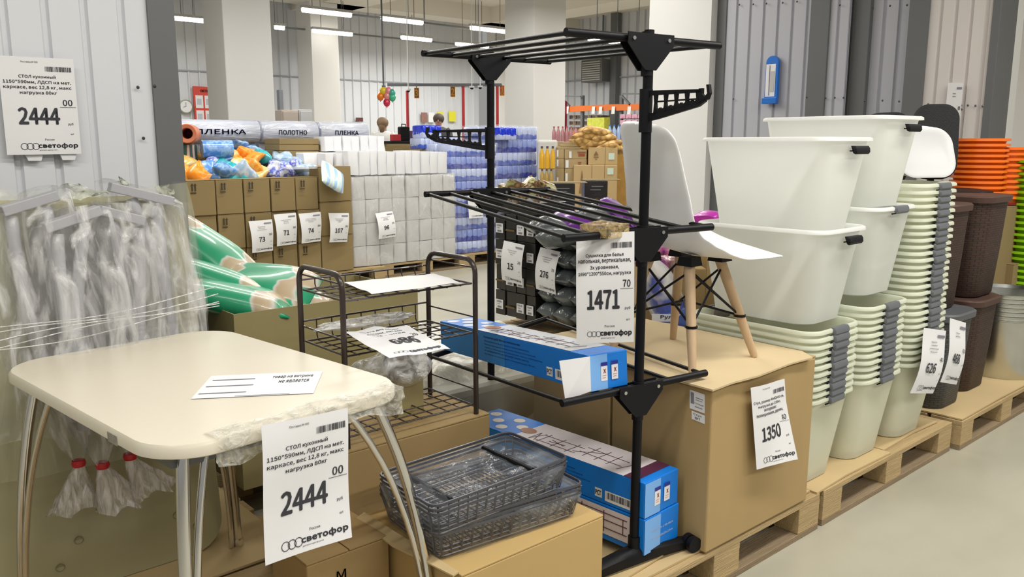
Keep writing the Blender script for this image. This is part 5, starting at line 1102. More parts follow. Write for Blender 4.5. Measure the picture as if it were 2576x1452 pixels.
# open display cartons further back
GOLDP = mat('gold_text', (.40, .22, .06), .5); WRAP = ramp_mat('sweet_wrap', 'VORONOI', 18, [(.1, (.06, .03, .02)), (.35, (.45, .30, .12)), (.55, (.12, .04, .03)), (.75, (.50, .52, .20)), (.9, (.55, .45, .35))], rough=.2, coat=.6)
for k, (px0, px1, y0, y1, d, lb) in enumerate(((1378, 1446, 462, 510, 6.2, 'open black display carton with gold lettering, left of two'), (1470, 1528, 455, 512, 6.6, 'open black display carton with gold lettering, right of two'))):
    a = pd(px0, y1, d); b = pd(px1, y1, d); u_ = (b-a); h_ = pd(px0, y0, d).z-a.z; n_ = Vector((HX, HY, 0)); z0 = a.z-.02
    r = thing('display_carton', lb, 'box', (a.x, a.y, .001), 'black display cartons')
    mb = MB(); q = [a, b, b+n_*.28, a+n_*.28]; q = [Vector((v.x, v.y, .001)) for v in q]; mb.hexa(q+[Vector((v.x, v.y, a.z+h_)) for v in q]); mb.build('body', KB, r, bevel=.004)
    sf = Surf(Vector((a.x, a.y, a.z+h_))-n_*.002, u_, Vector((0, 0, -h_-.02))); mb = MB(); sf.text(mb, 'austin', .45, .75, w=.5, hgt=.18, bold=.02, h=.003); mb.build('lettering', GOLDP, r); mb = MB(); sf.rect(mb, .3, .2, .8, .24, .003); sf.rect(mb, .25, .34, .7, .37, .003); mb.build('small_print', INKG, r)
    MB().box((0, 0, 0), (.3, .22, .004)).xf(T(a+n_*.06+Vector((0, 0, h_+.001))) @ Rz(41 if 0 else -41.2+0)).build('carton_rim', CARDF, r)
a = pd(1252, 500, 5.9)
for c in range(9):
    sack('sweet_pack', 'glossy wrapped sweet pack, %s from the left above the slim black cartons' % ['first', 'second', 'third', 'fourth', 'fifth', 'sixth', 'seventh', 'eighth', 'last'][c], pd(1262+c*14, 488-(c % 3)*9, 5.5+.05*(c % 2)), (.14, .11, .07), (20*c, 30, 40*c), WRAP, 'sweet pack', 'sweet packs above the black cartons', c, amp=.2, nu=12, nv=8)
tp1 = pd(1250, 512, 5.5); tag(MB().box((XB+.02, min(ys_)+.0, zt3+.003), (XB+.36, max(ys_), zt3+.09)).build('display_tray', KB, loc=(XB, min(ys_), zt3), bevel=.004), 'dark display tray on top of the slim black cartons', 'tray')
# ================================================================== THINGS BEHIND THE WHITE CHAIR
WS = ramp_mat('white_sack', 'NOISE', 3.2, [(.45, (.74, .74, .76)), (.56, (.78, .76, .74)), (.62, (.10, .14, .50))], rough=.35, bump=.25)
sack('white_sack', 'white printed sack with blue lettering behind the chair legs', pd(1665, 745, 3.75), (.40, .30, .16), (0, 70, -40), WS, 'sack', None, 3, amp=.08)
c = pd(1640, 790, 3.55); sf = Surf(c, Vector((.752, -.659, 0))*.19, Vector((0, 0, -.09))); r = thing('sack_label', 'printed text panel on the white sack behind the chair', 'label', tuple(c)); paper_sheet(r, sf, 2, 2); mb = MB(); sf.text(mb, 'Рулон 1', .5, .16, w=.6, hgt=.2, bold=.02, h=.003)
for k in range(4): sf.rect(mb, .1, .38+.13*k, .85-.1*(k % 2), .43+.13*k, .002)
mb.build('lettering', mat('blue_ink', (.05, .08, .35), .5), r)
sack('blue_sack', 'blue plastic bag low behind the chair legs', pd(1712, 808, 3.6), (.14, .14, .12), (0, 0, 20), mat('bag_blue', (.06, .12, .45), .35, coat=.4), 'bag', None, 5, amp=.12)
c = pd(1782, 785, 3.45); tag(MB().tube([c+Vector((-.035, .0, -.01)), c+Vector((.06, -.05, .012))], .032, 14).build('bag_roll', mat('roll_grey', (.26, .22, .22), .4, var=.3, vscale=30, coat=.4), loc=tuple(c), smooth=50), 'small grey roll in clear wrap right of the near chair leg', 'roll')
tag(MB().box((c.x-.07, c.y-.07, .001), (c.x+.10, c.y+.03, c.z-.03)).build('carton', CARD, loc=(c.x, c.y, .001), bevel=.003), 'small brown carton holding up the grey roll', 'box')
PUR = ramp_mat('purple_wrap', 'NOISE', 14, [(.35, (.12, .01, .14)), (.5, (.45, .12, .30)), (.6, (.60, .45, .35)), (.7, (.30, .02, .28))], rough=.2, coat=.6)
for k, (px, py, d) in enumerate(((1625, 650, 4.0), (1655, 668, 3.95), (1690, 662, 4.0), (1672, 640, 4.2))):
    sack('purple_pack', ['leftmost', 'front', 'rightmost', 'rear'][k]+' purple wrapped pack on the carton under the chair seat', pd(px, py, d), (.17, .12, .08), (10*k, 10, 35*k), PUR, 'wrapped pack', 'purple packs under the chair seat', k, amp=.15, nu=14, nv=8)
c = pd(1785, 556, 4.3); r_ = sack('magenta_bag', 'bright magenta bag glimpsed between chair seat and bins', c, (.16, .14, .12), (0, 20, 0), mat('magenta', (.55, .03, .45), .3, coat=.5), 'bag', None, 8, amp=.15)
tag(MB().box((c.x-.12, c.y-.08, .001), (c.x+.14, c.y+.12, c.z-.05)).build('carton', CARD, loc=(c.x, c.y, .001), bevel=.004), 'tall carton behind the bins under the magenta bag', 'box')
# ================================================================== FAR STACKS RIGHT OF THE COLUMN
D1 = 10.6; nF = Vector((HX, HY, 0)); rF = Vector((HY, -HX, 0))
def fbox(px0, y0, px1, y1, d, dep=.4, z_to=None):
    a = pd(px0, y1, d); b = pd(px1, y1, d); zt = pd(px0, y0, d).z; z0 = a.z if z_to is None else z_to
    q = [Vector((v.x, v.y, z0)) for v in (a, b, b+nF*dep, a+nF*dep)]; return q+[Vector((v.x, v.y, zt)) for v in q]
def fthing(label, cat, grp, name, m, *a, bev=.006, marks=None, **k):
    q = fbox(*a, **k); r = thing(name, label, cat, tuple(q[0]), grp); MB().hexa(q).build('body', m, r, bevel=bev)
    if marks:
        h = (q[4]-q[0]); u = q[1]-q[0]; sf = Surf(q[4]-nF*.004, u, -h)
        for kind, u0, v0, u1, v1 in marks:
            mb = MB()
            if kind == 'p': sf.rect(mb, u0, v0, u1, v1, .003); mb.build('label', mat('label_mint', (.60, .70, .60), .6), r)
            elif kind == 'w': sf.rect(mb, u0, v0, u1, v1, .003); mb.build('label', PAPER, r)
            elif kind == 'r': sf.rect(mb, u0, v0, u1, v0+.12, .003); sf.rect(mb, u0+.1*(u1-u0), v0+.2, u1-.1*(u1-u0), v1, .003); mb.build('print', mat('rust_print', (.30, .07, .03), .7), r)
            else:
                mb.add([sf.at((u0+u1)/2, v0, .003), sf.at(u1, v0+.25, .003), sf.at(u0, v0+.25, .003)], [(0, 1, 2)]); sf.rect(mb, u0, v0+.32, u1, v0+.38, .003); sf.rect(mb, u0+.1, v0+.45, u1-.1, v0+.5, .003); mb.build('print', mat('stencil_far', (.22, .13, .05), .8), r)
    return r
CF2 = mat('carton_pale_far', (.52, .37, .18), .8, var=.08, vscale=3); CF3 = mat('carton_tan_far', (.44, .33, .17), .8, var=.08, vscale=3)
G = 'cartons right of the hall column'
fthing('oil-side carton of the far pile, upper left, with a rust coloured print', 'box', G, 'carton', CF3, 1420, 376, 1476, 400, D1, marks=[('w', .2, .2, .32, .9), ('r', .58, .25, .95, .7)])
fthing('carton with a small rust print, second layer of the far pile', 'box', G, 'carton', CF3, 1420, 400.5, 1476, 424, D1, marks=[('w', .05, .1, .18, .9), ('r', .6, .3, .75, .6)])
fthing('carton at the bottom left of the far pile, white label', 'box', G, 'carton', CF3, 1420, 424.5, 1442, 470, D1, z_to=.001, marks=[('w', .1, .05, .35, .35)])
for k, (y0, y1) in enumerate(((376, 399), (399.5, 423), (423.5, 446))): fthing('narrow carton at the far left of the far pile, %s layer' % ['top', 'middle', 'bottom'][k], 'box', G, 'carton', CF3, 1401, y0, 1419, y1, D1, marks=[('w', .0, .1, .2, .8)], z_to=None if k < 2 else .001)
fthing('large pale carton with tree-like print, upper right of the far pile', 'box', G, 'carton', CF2, 1480, 371, 1522, 415, D1-.05, marks=[('t', .3, .2, .6, .8)])
fthing('large pale carton with mint label, top right of the far pile', 'box', G, 'carton', CF2, 1522.5, 371, 1553, 415, D1-.05, marks=[('p', .25, .32, .75, .7)])
fthing('large pale carton with tree-like print, lower middle of the far pile', 'box', G, 'carton', CF2, 1443, 415.5, 1488, 470, D1-.1, z_to=.001, marks=[('t', .3, .05, .6, .3)])
fthing('large pale carton, plain, lower right of the far pile', 'box', G, 'carton', CF2, 1488.5, 415.5, 1520, 470, D1-.1, z_to=.001)
fthing('large pale carton with mint label, bottom right of the far pile', 'box', G, 'carton', CF2, 1520.5, 415.5, 1552, 470, D1-.1, z_to=.001, marks=[('p', .2, .03, .7, .1)])
for k in range(3): fthing('flat carton on the far pile beneath the onion nets, layer %s' % ['one', 'two', 'three'][k], 'box', 'flat cartons on the far pile', 'flat_carton', CF3, 1402+k*9, 369-6*k, 1462, 374.5-6*k, D1+.02, bev=.003)
ON = ramp_mat('net_onions', 'VORONOI', 13, [(.1, (.75, .52, .22)), (.4, (.62, .38, .12)), (.7, (.30, .16, .04))], rough=.5, bump=.8)
for k, (px, py, L_) in enumerate(((1490, 361, .34), (1530, 364, .36), (1475, 343, .40), (1515, 347, .32), (1490, 330, .34), (1465, 355, .3), (1508, 334, .3), (1540, 372, .28))):
    sack('onion_net', ['net of onions, lower middle', 'net of onions, lower right', 'wide net of onions, left middle', 'net of onions, right middle', 'topmost net of onions', 'net of onions, lower left', 'net of onions, upper right', 'net of onions at the right foot'][k]+' of the far heap', pd(px, py, D1+.1), (L_, .26, .13), (0, 4*k-12, -41+6*k), ON, 'onion net', 'onion nets on the far cartons', k, amp=.10, nu=16, nv=10)
fthing('carton pile carrying the onion nets', 'box', G, 'carton', CF3, 1478, 372, 1550, 470, D1+.55, z_to=.001, dep=.25)
OIL = mat('oil_yellow', (.72, .40, .02), .2, coat=.6)
def bottles(label, px0, px1, y0, y1, d, n, m, capm, grp):
    a = pd(px0, y1, d); b = pd(px1, y1, d); h = pd(px0, y0, d).z-a.z; w_ = (b-a).length/n
    for k in range(n):
        c = a+(b-a)*(k+.5)/n; r = thing('bottle', label+', '+('left end' if k == 0 else 'right end' if k == n-1 else ORD[k]+' from left'), 'bottle', tuple(c), grp)
        MB().lathe([(0, 0), (w_*.46, .0), (w_*.48, h*.3), (w_*.46, h*.62), (w_*.2, h*.85), (w_*.18, h*.93)], c, 12, c1=True).build('body', m, r, smooth=50)
        MB().lathe([(w_*.22, h*.9), (w_*.22, h), (0, h)], c, 10, c0=True).build('cap', capm, r, smooth=40)
CAPD = mat('cap_dark', (.08, .07, .06), .5); CAPR = mat('cap_red', (.45, .12, .14), .5); CAPB = mat('cap_blue', (.05, .2, .6), .4)
bottles('bottle of yellow cooking oil beside the far cartons', 1356, 1397, 368, 424, D1-.2, 3, OIL, CAPD, 'cooking oil bottles, upper tray')
bottles('bottle of paler oil in the lower tray', 1358, 1392, 426, 462, D1-.2, 3, mat('oil_pale', (.45, .30, .08), .25, coat=.5), CAPD, 'cooking oil bottles, lower tray')
fthing('white film-covered pile behind the oil bottles', 'bundle', None, 'bundle', mat('bundle_white', (.62, .62, .60), .5, bump=.4, bscale=6), 1352, 352, 1402, 470, D1+.25, z_to=.001, bev=.03)
fthing('tray under the lower oil bottles', 'tray', None, 'carton', CF3, 1357, 462.5, 1394, 475, D1-.22, z_to=.001, dep=.1); fthing('cardboard tray between the oil bottle layers', 'tray', None, 'tray', CARDE, 1356, 424.3, 1396, 425.8, D1-.22, dep=.12, bev=0)
PNK = mat('drink_pink', (.48, .22, .24), .3, coat=.4); WTR = mat('water_blue', (.35, .48, .72), .2, coat=.6)
bottles('rose drink bottle over the far cartons', 1388, 1442, 318, 356, D1+1.2, 5, PNK, CAPR, 'rose drink bottles'); bottles('rose drink bottle behind the onion nets', 1443, 1476, 320, 345, D1+1.3, 3, PNK, CAPR, 'rose drink bottles behind the nets')
fthing('pallet load under the rose drink bottles', 'box', None, 'carton', CF3, 1386, 356.5, 1480, 470, D1+1.15, z_to=.001)
bottles('water bottle with a blue label right of the onion nets', 1528, 1572, 314, 350, D1+.9, 4, WTR, CAPB, 'water bottles by the onion nets')
fthing('pallet load under the water bottles', 'box', None, 'carton', mat('load_ochre', (.50, .28, .06), .5, var=.4, vscale=9), 1524, 350.5, 1576, 470, D1+.88, z_to=.001)
fthing('brown carton seen between the chair legs', 'box', None, 'carton', CARD, 1612, 676, 1768, 900, 4.0, z_to=.001, dep=.35)
# racking on the far right
XK = 14.6; OR = mat('rack_orange', (.72, .17, .03), .45)
def kx(px, py, X=XK): return pX(px, py, X)
r = thing('pallet_racking', 'orange-beamed warehouse racking by the far right wall', 'racking', (XK, kx(1500, 275).y, 0))
a, b = kx(1421, 268), kx(1556, 266); MB().box((XK, b.y, a.z-.13), (XK+.06, a.y, a.z)).build('beam', OR, r)
a2, b2 = kx(1552, 263), kx(1622, 262); MB().box((XK-.02, b2.y, a2.z-.14), (XK+.06, a2.y, a2.z)).build('beam', OR, r)
a3, b3 = kx(1421, 330), kx(1625, 330); MB().box((XK, b3.y, a3.z-.1), (XK+.06, a3.y, a3.z)).build('beam', OR, r)
MB().box((XK+.06, b3.y, a3.z-.06), (XK+.9, a3.y, a3.z)).build('shelf_deck', CF3, r)
UP = mat('rack_grey', (.14, .15, .17), .5)
for px in (1459, 1557, 1613):
    c = kx(px, 240); MB().box((XK+.06, c.y-.035, 0), (XK+.13, c.y+.035, c.z)).build('upright', UP, r); 
for (p1, p2) in (((1413, 247), (1433, 267)), ((1563, 240), (1586, 264))): MB().bar(kx(*p1), kx(*p2), .04, .04).build('brace', UP, r)
for (p1, p2) in (((1414, 242), (1461, 243)), ((1567, 236), (1613, 236))): MB().bar(kx(*p1), kx(*p2), .03, .03).build('top_tie', UP, r)
c0, c1 = kx(1412, 255, XK-.1), kx(1420, 316, XK-.1); tag(MB().box((XK-.1, c1.y, 0), (XK-.02, c0.y, c0.z)).build('rack_guard', mat('guard_red', (.38, .02, .05), .5), loc=(XK-.1, c1.y, 0)), 'dark red upright at the left end of the orange racking', 'post')
for k, px in enumerate((1426, 1492, 1510, 1542, 1582)):
    c = kx(px, 268, XK-.03); tag(MB().hexa([c+Vector(q) for q in ((0, .05, -.17), (0, -.05, -.17), (.003, -.05, -.17), (.003, .05, -.17), (0, .035, 0), (0, -.065, 0), (.003, -.065, 0), (.003, .035, 0))]).build('shelf_tag', PAPER, loc=tuple(c)), ['white shelf tag at the left end of the orange beam', 'white shelf tag, second on the orange beam', 'white shelf tag, third on the orange beam', 'white shelf tag, fourth on the orange beam', 'white shelf tag on the raised orange beam'][k], 'shelf tag', 'tags on the orange beam')
DK = ramp_mat('stock_dark', 'NOISE', 6, [(.4, (.13, .09, .06)), (.5, (.30, .26, .20)), (.6, (.10, .07, .05))], rough=.5)
for k in range(3):
    for j in range(4):
        a = kx(1424+j*19, 330-k*15); b = kx(1442+j*19, 330-k*15); tag(MB().box((XK+.1, b.y+.01, a.z+.005), (XK+.5, a.y-.01, a.z+.095)).build('stock_box', DK, loc=(XK, b.y, a.z), bevel=.005), 'dark stock box on the racking, %s layer, %s column' % (['bottom', 'middle', 'top'][k], ['left', 'second', 'third', 'right'][j]), 'box', 'dark stock boxes on the racking')
FL = ramp_mat('pink_floral', 'VORONOI', 9, [(.2, (.30, .05, .18)), (.35, (.60, .30, .42)), (.8, (.66, .38, .48))], rough=.4)
for k in range(3):
    for j in range(4):
        a = kx(1562+j*15, 329-k*15); b = kx(1576+j*15, 329-k*15); tag(MB().box((XK-.05, b.y+.006, a.z+.004), (XK+.4, a.y-.006, a.z+.10)).build('floral_pack', FL, loc=(XK, b.y, a.z), bevel=.01), 'pink floral pack on the racking, %s layer, %s column' % (['bottom', 'middle', 'top'][k], ['left', 'second', 'third', 'right'][j]), 'tissue pack', 'pink floral packs on the racking')
a = kx(1500, 309); b = kx(1542, 309); tag(MB().box((XK-.3, b.y, a3.z+.002), (XK-.1, a.y, a.z+.10)).disp(.02, 9, 3).build('yellow_pack', mat('yellow_green', (.62, .66, .08), .5, var=.4, vscale=12), loc=(XK-.3, b.y, a.z)), 'yellow-green packs in front of the racking shelf', 'pack')
tag(MB().box((XK-.32, b.y, 0), (XK-.08, a.y, a3.z)).build('carton', CF3, loc=(XK-.3, b.y, 0)), 'carton beneath the yellow-green packs', 'box')
# air vent on the far wall
XV = 15.9; a, b = pX(1490, 155, XV), pX(1541, 206, XV)
r = thing('air_vent', 'grey louvred air heater on the far wall seen under the rack top', 'vent', (XV, b.y, b.z)); MB().box((XV-.4, b.y, b.z), (XV+.0, a.y, a.z)).build('housing', mat('vent_grey', (.12, .12, .12), .5), r, bevel=.01)
for k in range(9):
    z = b.z+(a.z-b.z)*(k+.6)/10; MB().box((XV-.42, b.y+.05, z), (XV-.4, a.y-.05, z+.028)).build('slat', mat('slat_grey', (.42, .41, .38), .5), r)
MB().bar((XV, (a.y+b.y)/2, a.z), (XV, (a.y+b.y)/2, 4.6), .03, .03).build('hanger', UP, r)
# ================================================================== FAR LEFT WALL FITTINGS
YW = 16.93
c = pY(467, 268, YW); r = thing('wall_clock', 'round white wall clock with a pale rim on the back wall', 'clock', tuple(c)); R_ = .135
MB().lathe([(0, .0), (R_, 0), (R_*1.02, .02), (R_*.9, .035), (R_*.88, .02), (0, .02)], (0, 0, 0), 28).xf(T(c) @ Matrix.Rotation(math.pi/2, 4, 'X')).build('rim', mat('clock_rim', (.45, .50, .38), .4, metal=.3), r, smooth=40)
MB().lathe([(0, .022), (R_*.86, .022)], (0, 0, 0), 28).xf(T(c) @ Matrix.Rotation(math.pi/2, 4, 'X')).build('dial', PAPER, r)
MB().bar(c+Vector((0, -.026, 0)), c+Vector((.0, -.026, .085)), .008, .004).build('minute_hand', INK, r); MB().bar(c+Vector((0, -.026, 0)), c+Vector((-.055, -.026, -.012)), .01, .004).build('hour_hand', INK, r)
a, b = pY(484, 217, YW), pY(541, 302, YW); REDB = mat('board_red', (.62, .06, .04), .5)
r = thing('notice_board', 'red notice board with white sheets left of the big column', 'notice board', tuple(a)); MB().box((a.x, YW-.03, b.z-.3), (b.x, YW, a.z)).build('board', REDB, r)
W_ = b.x-a.x; H_ = a.z-b.z
for k, (u, v) in enumerate(((.08, .27), (.52, .27), (.08, .72), (.52, .72))):
    MB().box((a.x+u*W_, YW-.035, a.z-(v+.38)*H_), (a.x+(u+.36)*W_, YW-.031, a.z-v*H_)).build('pocket_sheet', PAPER, r)
    MB().box((a.x+(u+.06)*W_, YW-.038, a.z-(v+.28)*H_), (a.x+(u+.28)*W_, YW-.036, a.z-(v+.1)*H_)).build('sheet_print', mat('print_faint', (.5, .53, .6), .6), r)
sf = Surf((a.x+.3*W_, YW-.033, a.z-.08*H_), (W_*.65, 0, 0), (0, 0, -.10*H_)); mb = MB(); sf.text(mb, 'СВЕТОФОР', .5, .5, w=.9, hgt=.7, bold=.03, h=.004); mb.build('lettering', mat('board_dark', (.12, .06, .01), .5), r)
a, b = pY(895, 296, YW), pY(912, 306, YW); tag(MB().box((a.x, YW-.03, b.z), (b.x, YW, a.z)).build('wall_plaque', mat('plaque_maroon', (.12, .03, .03), .5), loc=tuple(a)), 'small dark red plaque on the back wall above the film rolls', 'plaque')
YC = 13.5
for k, (x0, x1, y0, m, lb) in enumerate(((708, 752, 276, mat('cabinet_taupe', (.40, .35, .31), .6), 'taupe cabinet behind the film rolls, left of the grey one'), (752, 787, 275, mat('cabinet_grey', (.44, .45, .46), .6), 'light grey cabinet in front of the far column'))):
    a, b = pY(x0, y0, YC), pY(x1, y0, YC); r = thing('cabinet', lb, 'cabinet', (a.x, YC, 0)); MB().box((a.x, YC, 0), (b.x-.01, YC+.5, a.z)).build('body', m, r, bevel=.01); MB().box((a.x+.02, YC-.02, .1), (b.x-.03, YC-.001, a.z-.03)).build('door', m, r, bevel=.006)
a = pY(702, 226, 14); tag(MB().box((a.x, 14, 0), (a.x+.07, 14.1, a.z)).build('wall_post', UP, loc=(a.x, 14, 0)), 'slim dark grey post just right of the big column', 'post')
# checkout zone
D2 = 15.0; REDP2 = mat('checkout_red', (.55, .03, .04), .45)
def ph(px, py, d=D2): return pd(px, py, d)
for k, (px, y0) in enumerate(((1024, 225), (1165, 217), (1251, 215))):
    c = ph(px, y0); r = tag(MB().box((c.x-.018, c.y-.018, 0), (c.x+.018, c.y+.018, c.z)).build('checkout_post', REDP2, loc=(c.x, c.y, 0)), ['leftmost red checkout post, near the balloons', 'middle red checkout post, right of the man', 'rightmost red checkout post behind the drying rack'][k], 'post', 'red checkout posts')
a, b = ph(975, 223), ph(1262, 210); b.z = a.z = (a.z+b.z)/2+.02
tag(MB().bar(a, b, .05, .05).build('checkout_rail', UP, loc=tuple(a)), 'grey overhead rail carrying the checkout number signs', 'rail')
RAILZ = a.z
SG = mat('sign_brown', (.16, .05, .02), .5); SGY = mat('sign_yellow', (.90, .50, .05), .4)
for k, (px, py, n) in enumerate(((1048, 234, '3'), (1139, 231, '2'), (1263, 228, '1'))):
    c = ph(px, py); w_, h_ = .085, .18; u_ = rF*w_; r = thing('lane_sign', ['leftmost checkout sign, brown with a yellow three', 'middle checkout sign, brown with a yellow two', 'rightmost checkout sign, red with a yellow one'][k], 'sign', tuple(c), 'checkout number signs')
    q = [c-u_/2-Vector((0, 0, h_/2)), c+u_/2-Vector((0, 0, h_/2))]; q = q+[q[1]+nF*.04, q[0]+nF*.04]; MB().hexa(q+[v+Vector((0, 0, h_)) for v in q]).build('frame', SGY, r)
    sf = Surf(c-u_/2*.86+Vector((0, 0, h_/2*.9))-nF*.004, u_*.86, Vector((0, 0, -h_*.9))); mb = MB(); sf.rect(mb, 0, 0, 1, 1, .0); mb.build('panel', SG if n != '1' else mat('sign_red', (.5, .08, .02), .5), r)
    mb = MB(); sf.text(mb, n, .5, .5, w=.62, hgt=.72, bold=.04, h=.005); mb.build('number', SGY, r)
    MB().bar(c+Vector((0, 0, h_/2)), Vector((c.x, c.y, a.z)), .012, .012).build('hanger', UP, r)
BLN = [('yellow', (964, 228), (.80, .62, .02)), ('orange', (957, 243), (.85, .22, .01)), ('pink', (977, 229), (.80, .25, .32)), ('coral', (974, 242), (.80, .28, .28)), ('red', (973, 258), (.65, .02, .08)), ('green', (987, 245), (.05, .50, .28)), ('teal', (986, 234), (.05, .40, .32))]
for nme, (px, py), col in BLN:
    c = pd(px, py, 13.2); r = thing('balloon', nme+' balloon of the small cluster hanging from the ceiling cable', 'balloon', tuple(c), 'balloons on the cable')
    MB().ball(c, (.055, .055, .066), 14, 10).build('balloon_skin', mat('balloon_'+nme, col, .2, coat=.6), r, smooth=180); MB().lathe([(.012, -.012), (.004, .0), (.002, .01)], c-Vector((0, 0, .068)), 8).build('knot', MATS['balloon_'+nme], r)
a = pd(960, 55, 13.2); b = pd(965, 222, 13.2); a.x, a.y = b.x, b.y; a.z = 4.6
tag(MB().tube([a, b], .014, 8).lathe([(.03, -.04), (.03, .04)], b, 10, c0=True, c1=True).build('ceiling_cable', UP, loc=tuple(b)), 'dark cable hanging from the ceiling above the balloons', 'cable')
for k, (x0, y0, x1, y1, m, lb) in enumerate(((1059, 283, 1074, 308, mat('poster_brown', (.30, .16, .13), .6, var=.4, vscale=14), 'brown printed poster on the back wall'), (1077, 283, 1092, 308, PAPER, 'white notice beside the brown poster'), (1099, 281, 1114, 306, mat('poster_yellow', (.75, .70, .04), .6), 'yellow poster behind the man'), (1129, 280, 1146, 306, mat('poster_yellow', (.75, .70, .04), .6), 'yellow poster right of the man'))):
    a, b = pY(x0, y0, YW), pY(x1, y1, YW); tag(MB().box((a.x, YW-.02, b.z), (b.x, YW, a.z)).build('wall_poster', m, loc=tuple(a)), lb, 'poster')
# ---- people
SKIN = mat('skin', (.48, .27, .19), .5, sub=.1)
def person(label, px, py, d, face, shirt, hair, longhair, skinr=1.0, lean=0):
    top = pd(px, py, d); H_ = 1.70; z0 = top.z-H_; r = thing('person', label, 'person', (top.x, top.y, z0), None, local=True, rotz=face)
    V = [(0, 0, .95), (0, 0, 1.15), (0, 0, 1.36), (0, 0, 1.46), (.01, 0, 1.55), (.015, 0, 1.63),
         (0, .17, 1.38), (.02, .24, 1.12), (.20, .22, 1.0), (.27, .21, .99), (0, -.17, 1.38), (.02, -.24, 1.12), (.20, -.22, 1.0), (.27, -.21, .99),
         (0, .09, .88), (.01, .10, .48), (0, .10, .08), (.13, .11, .03), (0, -.09, .88), (.01, -.10, .48), (0, -.10, .08), (.13, -.11, .03)]
    R_ = [.13, .125, .13, .05, .075, .088, .055, .042, .032, .03, .055, .042, .032, .03, .085, .058, .042, .035, .085, .058, .042, .035]
    E_ = [(0, 1), (1, 2), (2, 3), (3, 4), (4, 5), (2, 6), (6, 7), (7, 8), (8, 9), (2, 10), (10, 11), (11, 12), (12, 13), (0, 14), (14, 15), (15, 16), (16, 17), (0, 18), (18, 19), (19, 20), (20, 21)]
    me = bpy.data.meshes.new('body'); me.from_pydata(V, E_, []); o = bpy.data.objects.new('body', me); COL.objects.link(o); o.parent = r; me.materials.append(SKIN)
    sk = o.modifiers.new('skin', 'SKIN'); sv = me.skin_vertices[0] if me.skin_vertices else None
    if sv is None:
        me.attributes.new('skin', 'FLOAT', 'POINT')
    if me.skin_vertices:
        for i, rr_ in enumerate(R_): me.skin_vertices[0].data[i].radius = (rr_, rr_)
        me.skin_vertices[0].data[0].use_root = True
    sb_ = o.modifiers.new('sub', 'SUBSURF'); sb_.levels = 2; sb_.render_levels = 2
    c = Vector((0, 0, 0)); MB().loft([[Vector((.115*q*math.cos(t), .19*w_*math.sin(t), z)) for t in [2*math.pi*k/20 for k in range(20)]] for z, q, w_ in ((.84, 1.25, .95), (1.0, 1.2, .9), (1.15, 1.2, .95), (1.32, 1.2, 1.08), (1.42, 1.0, 1.0), (1.47, .6, .5))], False, False).build('shirt', shirt, r, smooth=180)
    for s in (-1, 1): MB().tube([(0, s*.15, 1.42), (.01, s*.205, 1.34), (.02, s*.25, 1.14)], [.065, .07, .06], 12).build('sleeve', shirt, r, smooth=60); MB().tube([(0, s*.09, .92), (.01, s*.10, .5), (0, s*.10, .09)], [.11, .085, .065], 12).build('trouser_leg', INKG, r, smooth=60)
    hb = MB().ball((-.022, 0, 1.628), (.122, .112, .108), 16, 10)
    if longhair: hb.tube([(-.05, 0, 1.64), (-.075, 0, 1.55), (-.07, 0, 1.45)], [.07, .065, .04], 12)
    hb.build('hair', hair, r, smooth=180)
    MB().ball((.092, 0, 1.585), (.016, .012, .02), 8, 6).build('nose', SKIN, r, smooth=180)
    for s in (-1, 1): MB().ball((.078, s*.03, 1.605), (.012, .014, .008), 8, 6).build('eye', INK, r, smooth=180); MB().ball((.0, s*.09, 1.59), (.02, .012, .028), 8, 6).build('ear', SKIN, r, smooth=180)
    MB().ball((.082, 0, 1.552), (.01, .024, .006), 8, 6).build('mouth', mat('lips', (.35, .10, .09), .5), r, smooth=180)
    return r, z0, top
p1, za, t1 = person('woman with light brown hair in a white top behind the towel packs, turned away', 963, 299, 16.2, math.atan2(-HY*.2+.9, .9), mat('white_top', (.74, .74, .73), .7), mat('hair_light', (.22, .14, .08), .6), True)
p2, zb, t2 = person('man with short dark hair, only his head and dark collar showing above the tissue packs', 1103, 289, 16.6, math.atan2(-HY, -HX), mat('dark_shirt', (.05, .05, .06), .7), mat('hair_dark', (.07, .05, .04), .6), False)
z_ = min(za, zb)
for z__, t__, lb in ((za, t1, 'woman'), (zb, t2, 'man')):
    tag(MB().box((t__.x-.6, t__.y-.5, 0), (t__.x+.6, t__.y+.5, z__)).build('checkout_platform', CF3, loc=(t__.x, t__.y, 0)), 'low platform under the standing '+lb, 'platform')
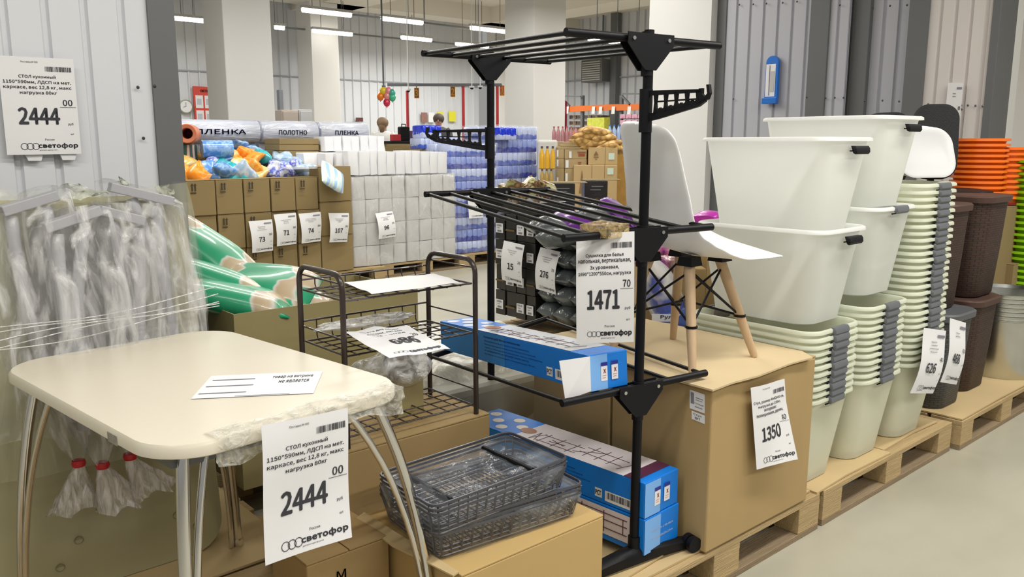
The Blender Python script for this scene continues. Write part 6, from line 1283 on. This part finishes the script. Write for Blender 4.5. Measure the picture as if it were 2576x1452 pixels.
c = pd(1016, 352, 14.2); r = thing('trolley_case', 'black upright case with a handle beside the checkout', 'case', (c.x, c.y, .9)); MB().box((c.x-.09, c.y-.06, c.z-.02), (c.x+.09, c.y+.06, c.z+.22)).build('body', BLACKP, r, bevel=.02); MB().tube([(c.x-.04, c.y, c.z+.21), (c.x-.04, c.y, c.z+.26), (c.x+.04, c.y, c.z+.26), (c.x+.04, c.y, c.z+.21)], .008, 8).build('handle', BLACKP, r)
q = c; r = thing('checkout_counter', 'dark topped checkout counter behind the towel packs', 'counter', (c.x, c.y, 0)); MB().box((c.x-.55, c.y-.5, .0), (c.x+.5, c.y+.3, c.z-.06)).build('cabinet', CF3, r, bevel=.01); MB().box((c.x-.6, c.y-.55, c.z-.059), (c.x+.55, c.y+.35, c.z-.02)).build('worktop', BLACKP, r, bevel=.006)
e = pd(996, 349, 14.1); tag(MB().box((e.x-.09, e.y-.05, c.z-.0195), (e.x+.09, e.y+.05, e.z+.07)).build('red_case', REDP2, loc=tuple(e), bevel=.01), 'small red box on the checkout counter', 'box')
fthing('open brown carton between towel packs and pale tissue packs', 'box', None, 'carton', CARDF, 972, 364, 1032, 400, 10.9, z_to=.001)
fthing('dark purple stock under the brown poster, beside the checkout', 'stock', None, 'stock_pile', mat('stock_violet', (.10, .06, .16), .5, var=.7, vscale=10), 1028, 329, 1062, 352, 15.2, z_to=.001)
for i_, (px, py) in enumerate(((1027, 228), (1187, 221), (1208, 220))):
    c = ph(px, py, D2-.1); r = thing('dome_camera', ['leftmost dome camera, by the leftmost red post', 'middle dome camera on the rail', 'rightmost dome camera on the rail'][i_], 'camera', tuple(c), 'dome cameras on the rail'); MB().lathe([(.045, .03), (.045, 0), (0, 0)], c, 14, c0=True).build('base', WHITEP, r); MB().ball(c, (.032, .032, .03), 12, 8).build('dome', BLACKP, r, smooth=180); MB().bar(c+Vector((0, 0, .02)), Vector((c.x, c.y, 4.6)), .012, .012).build('stem', WHITEP, r)
for o in bpy.data.objects:
    for k in ('_o', '_local'):
        if k in o: del o[k]
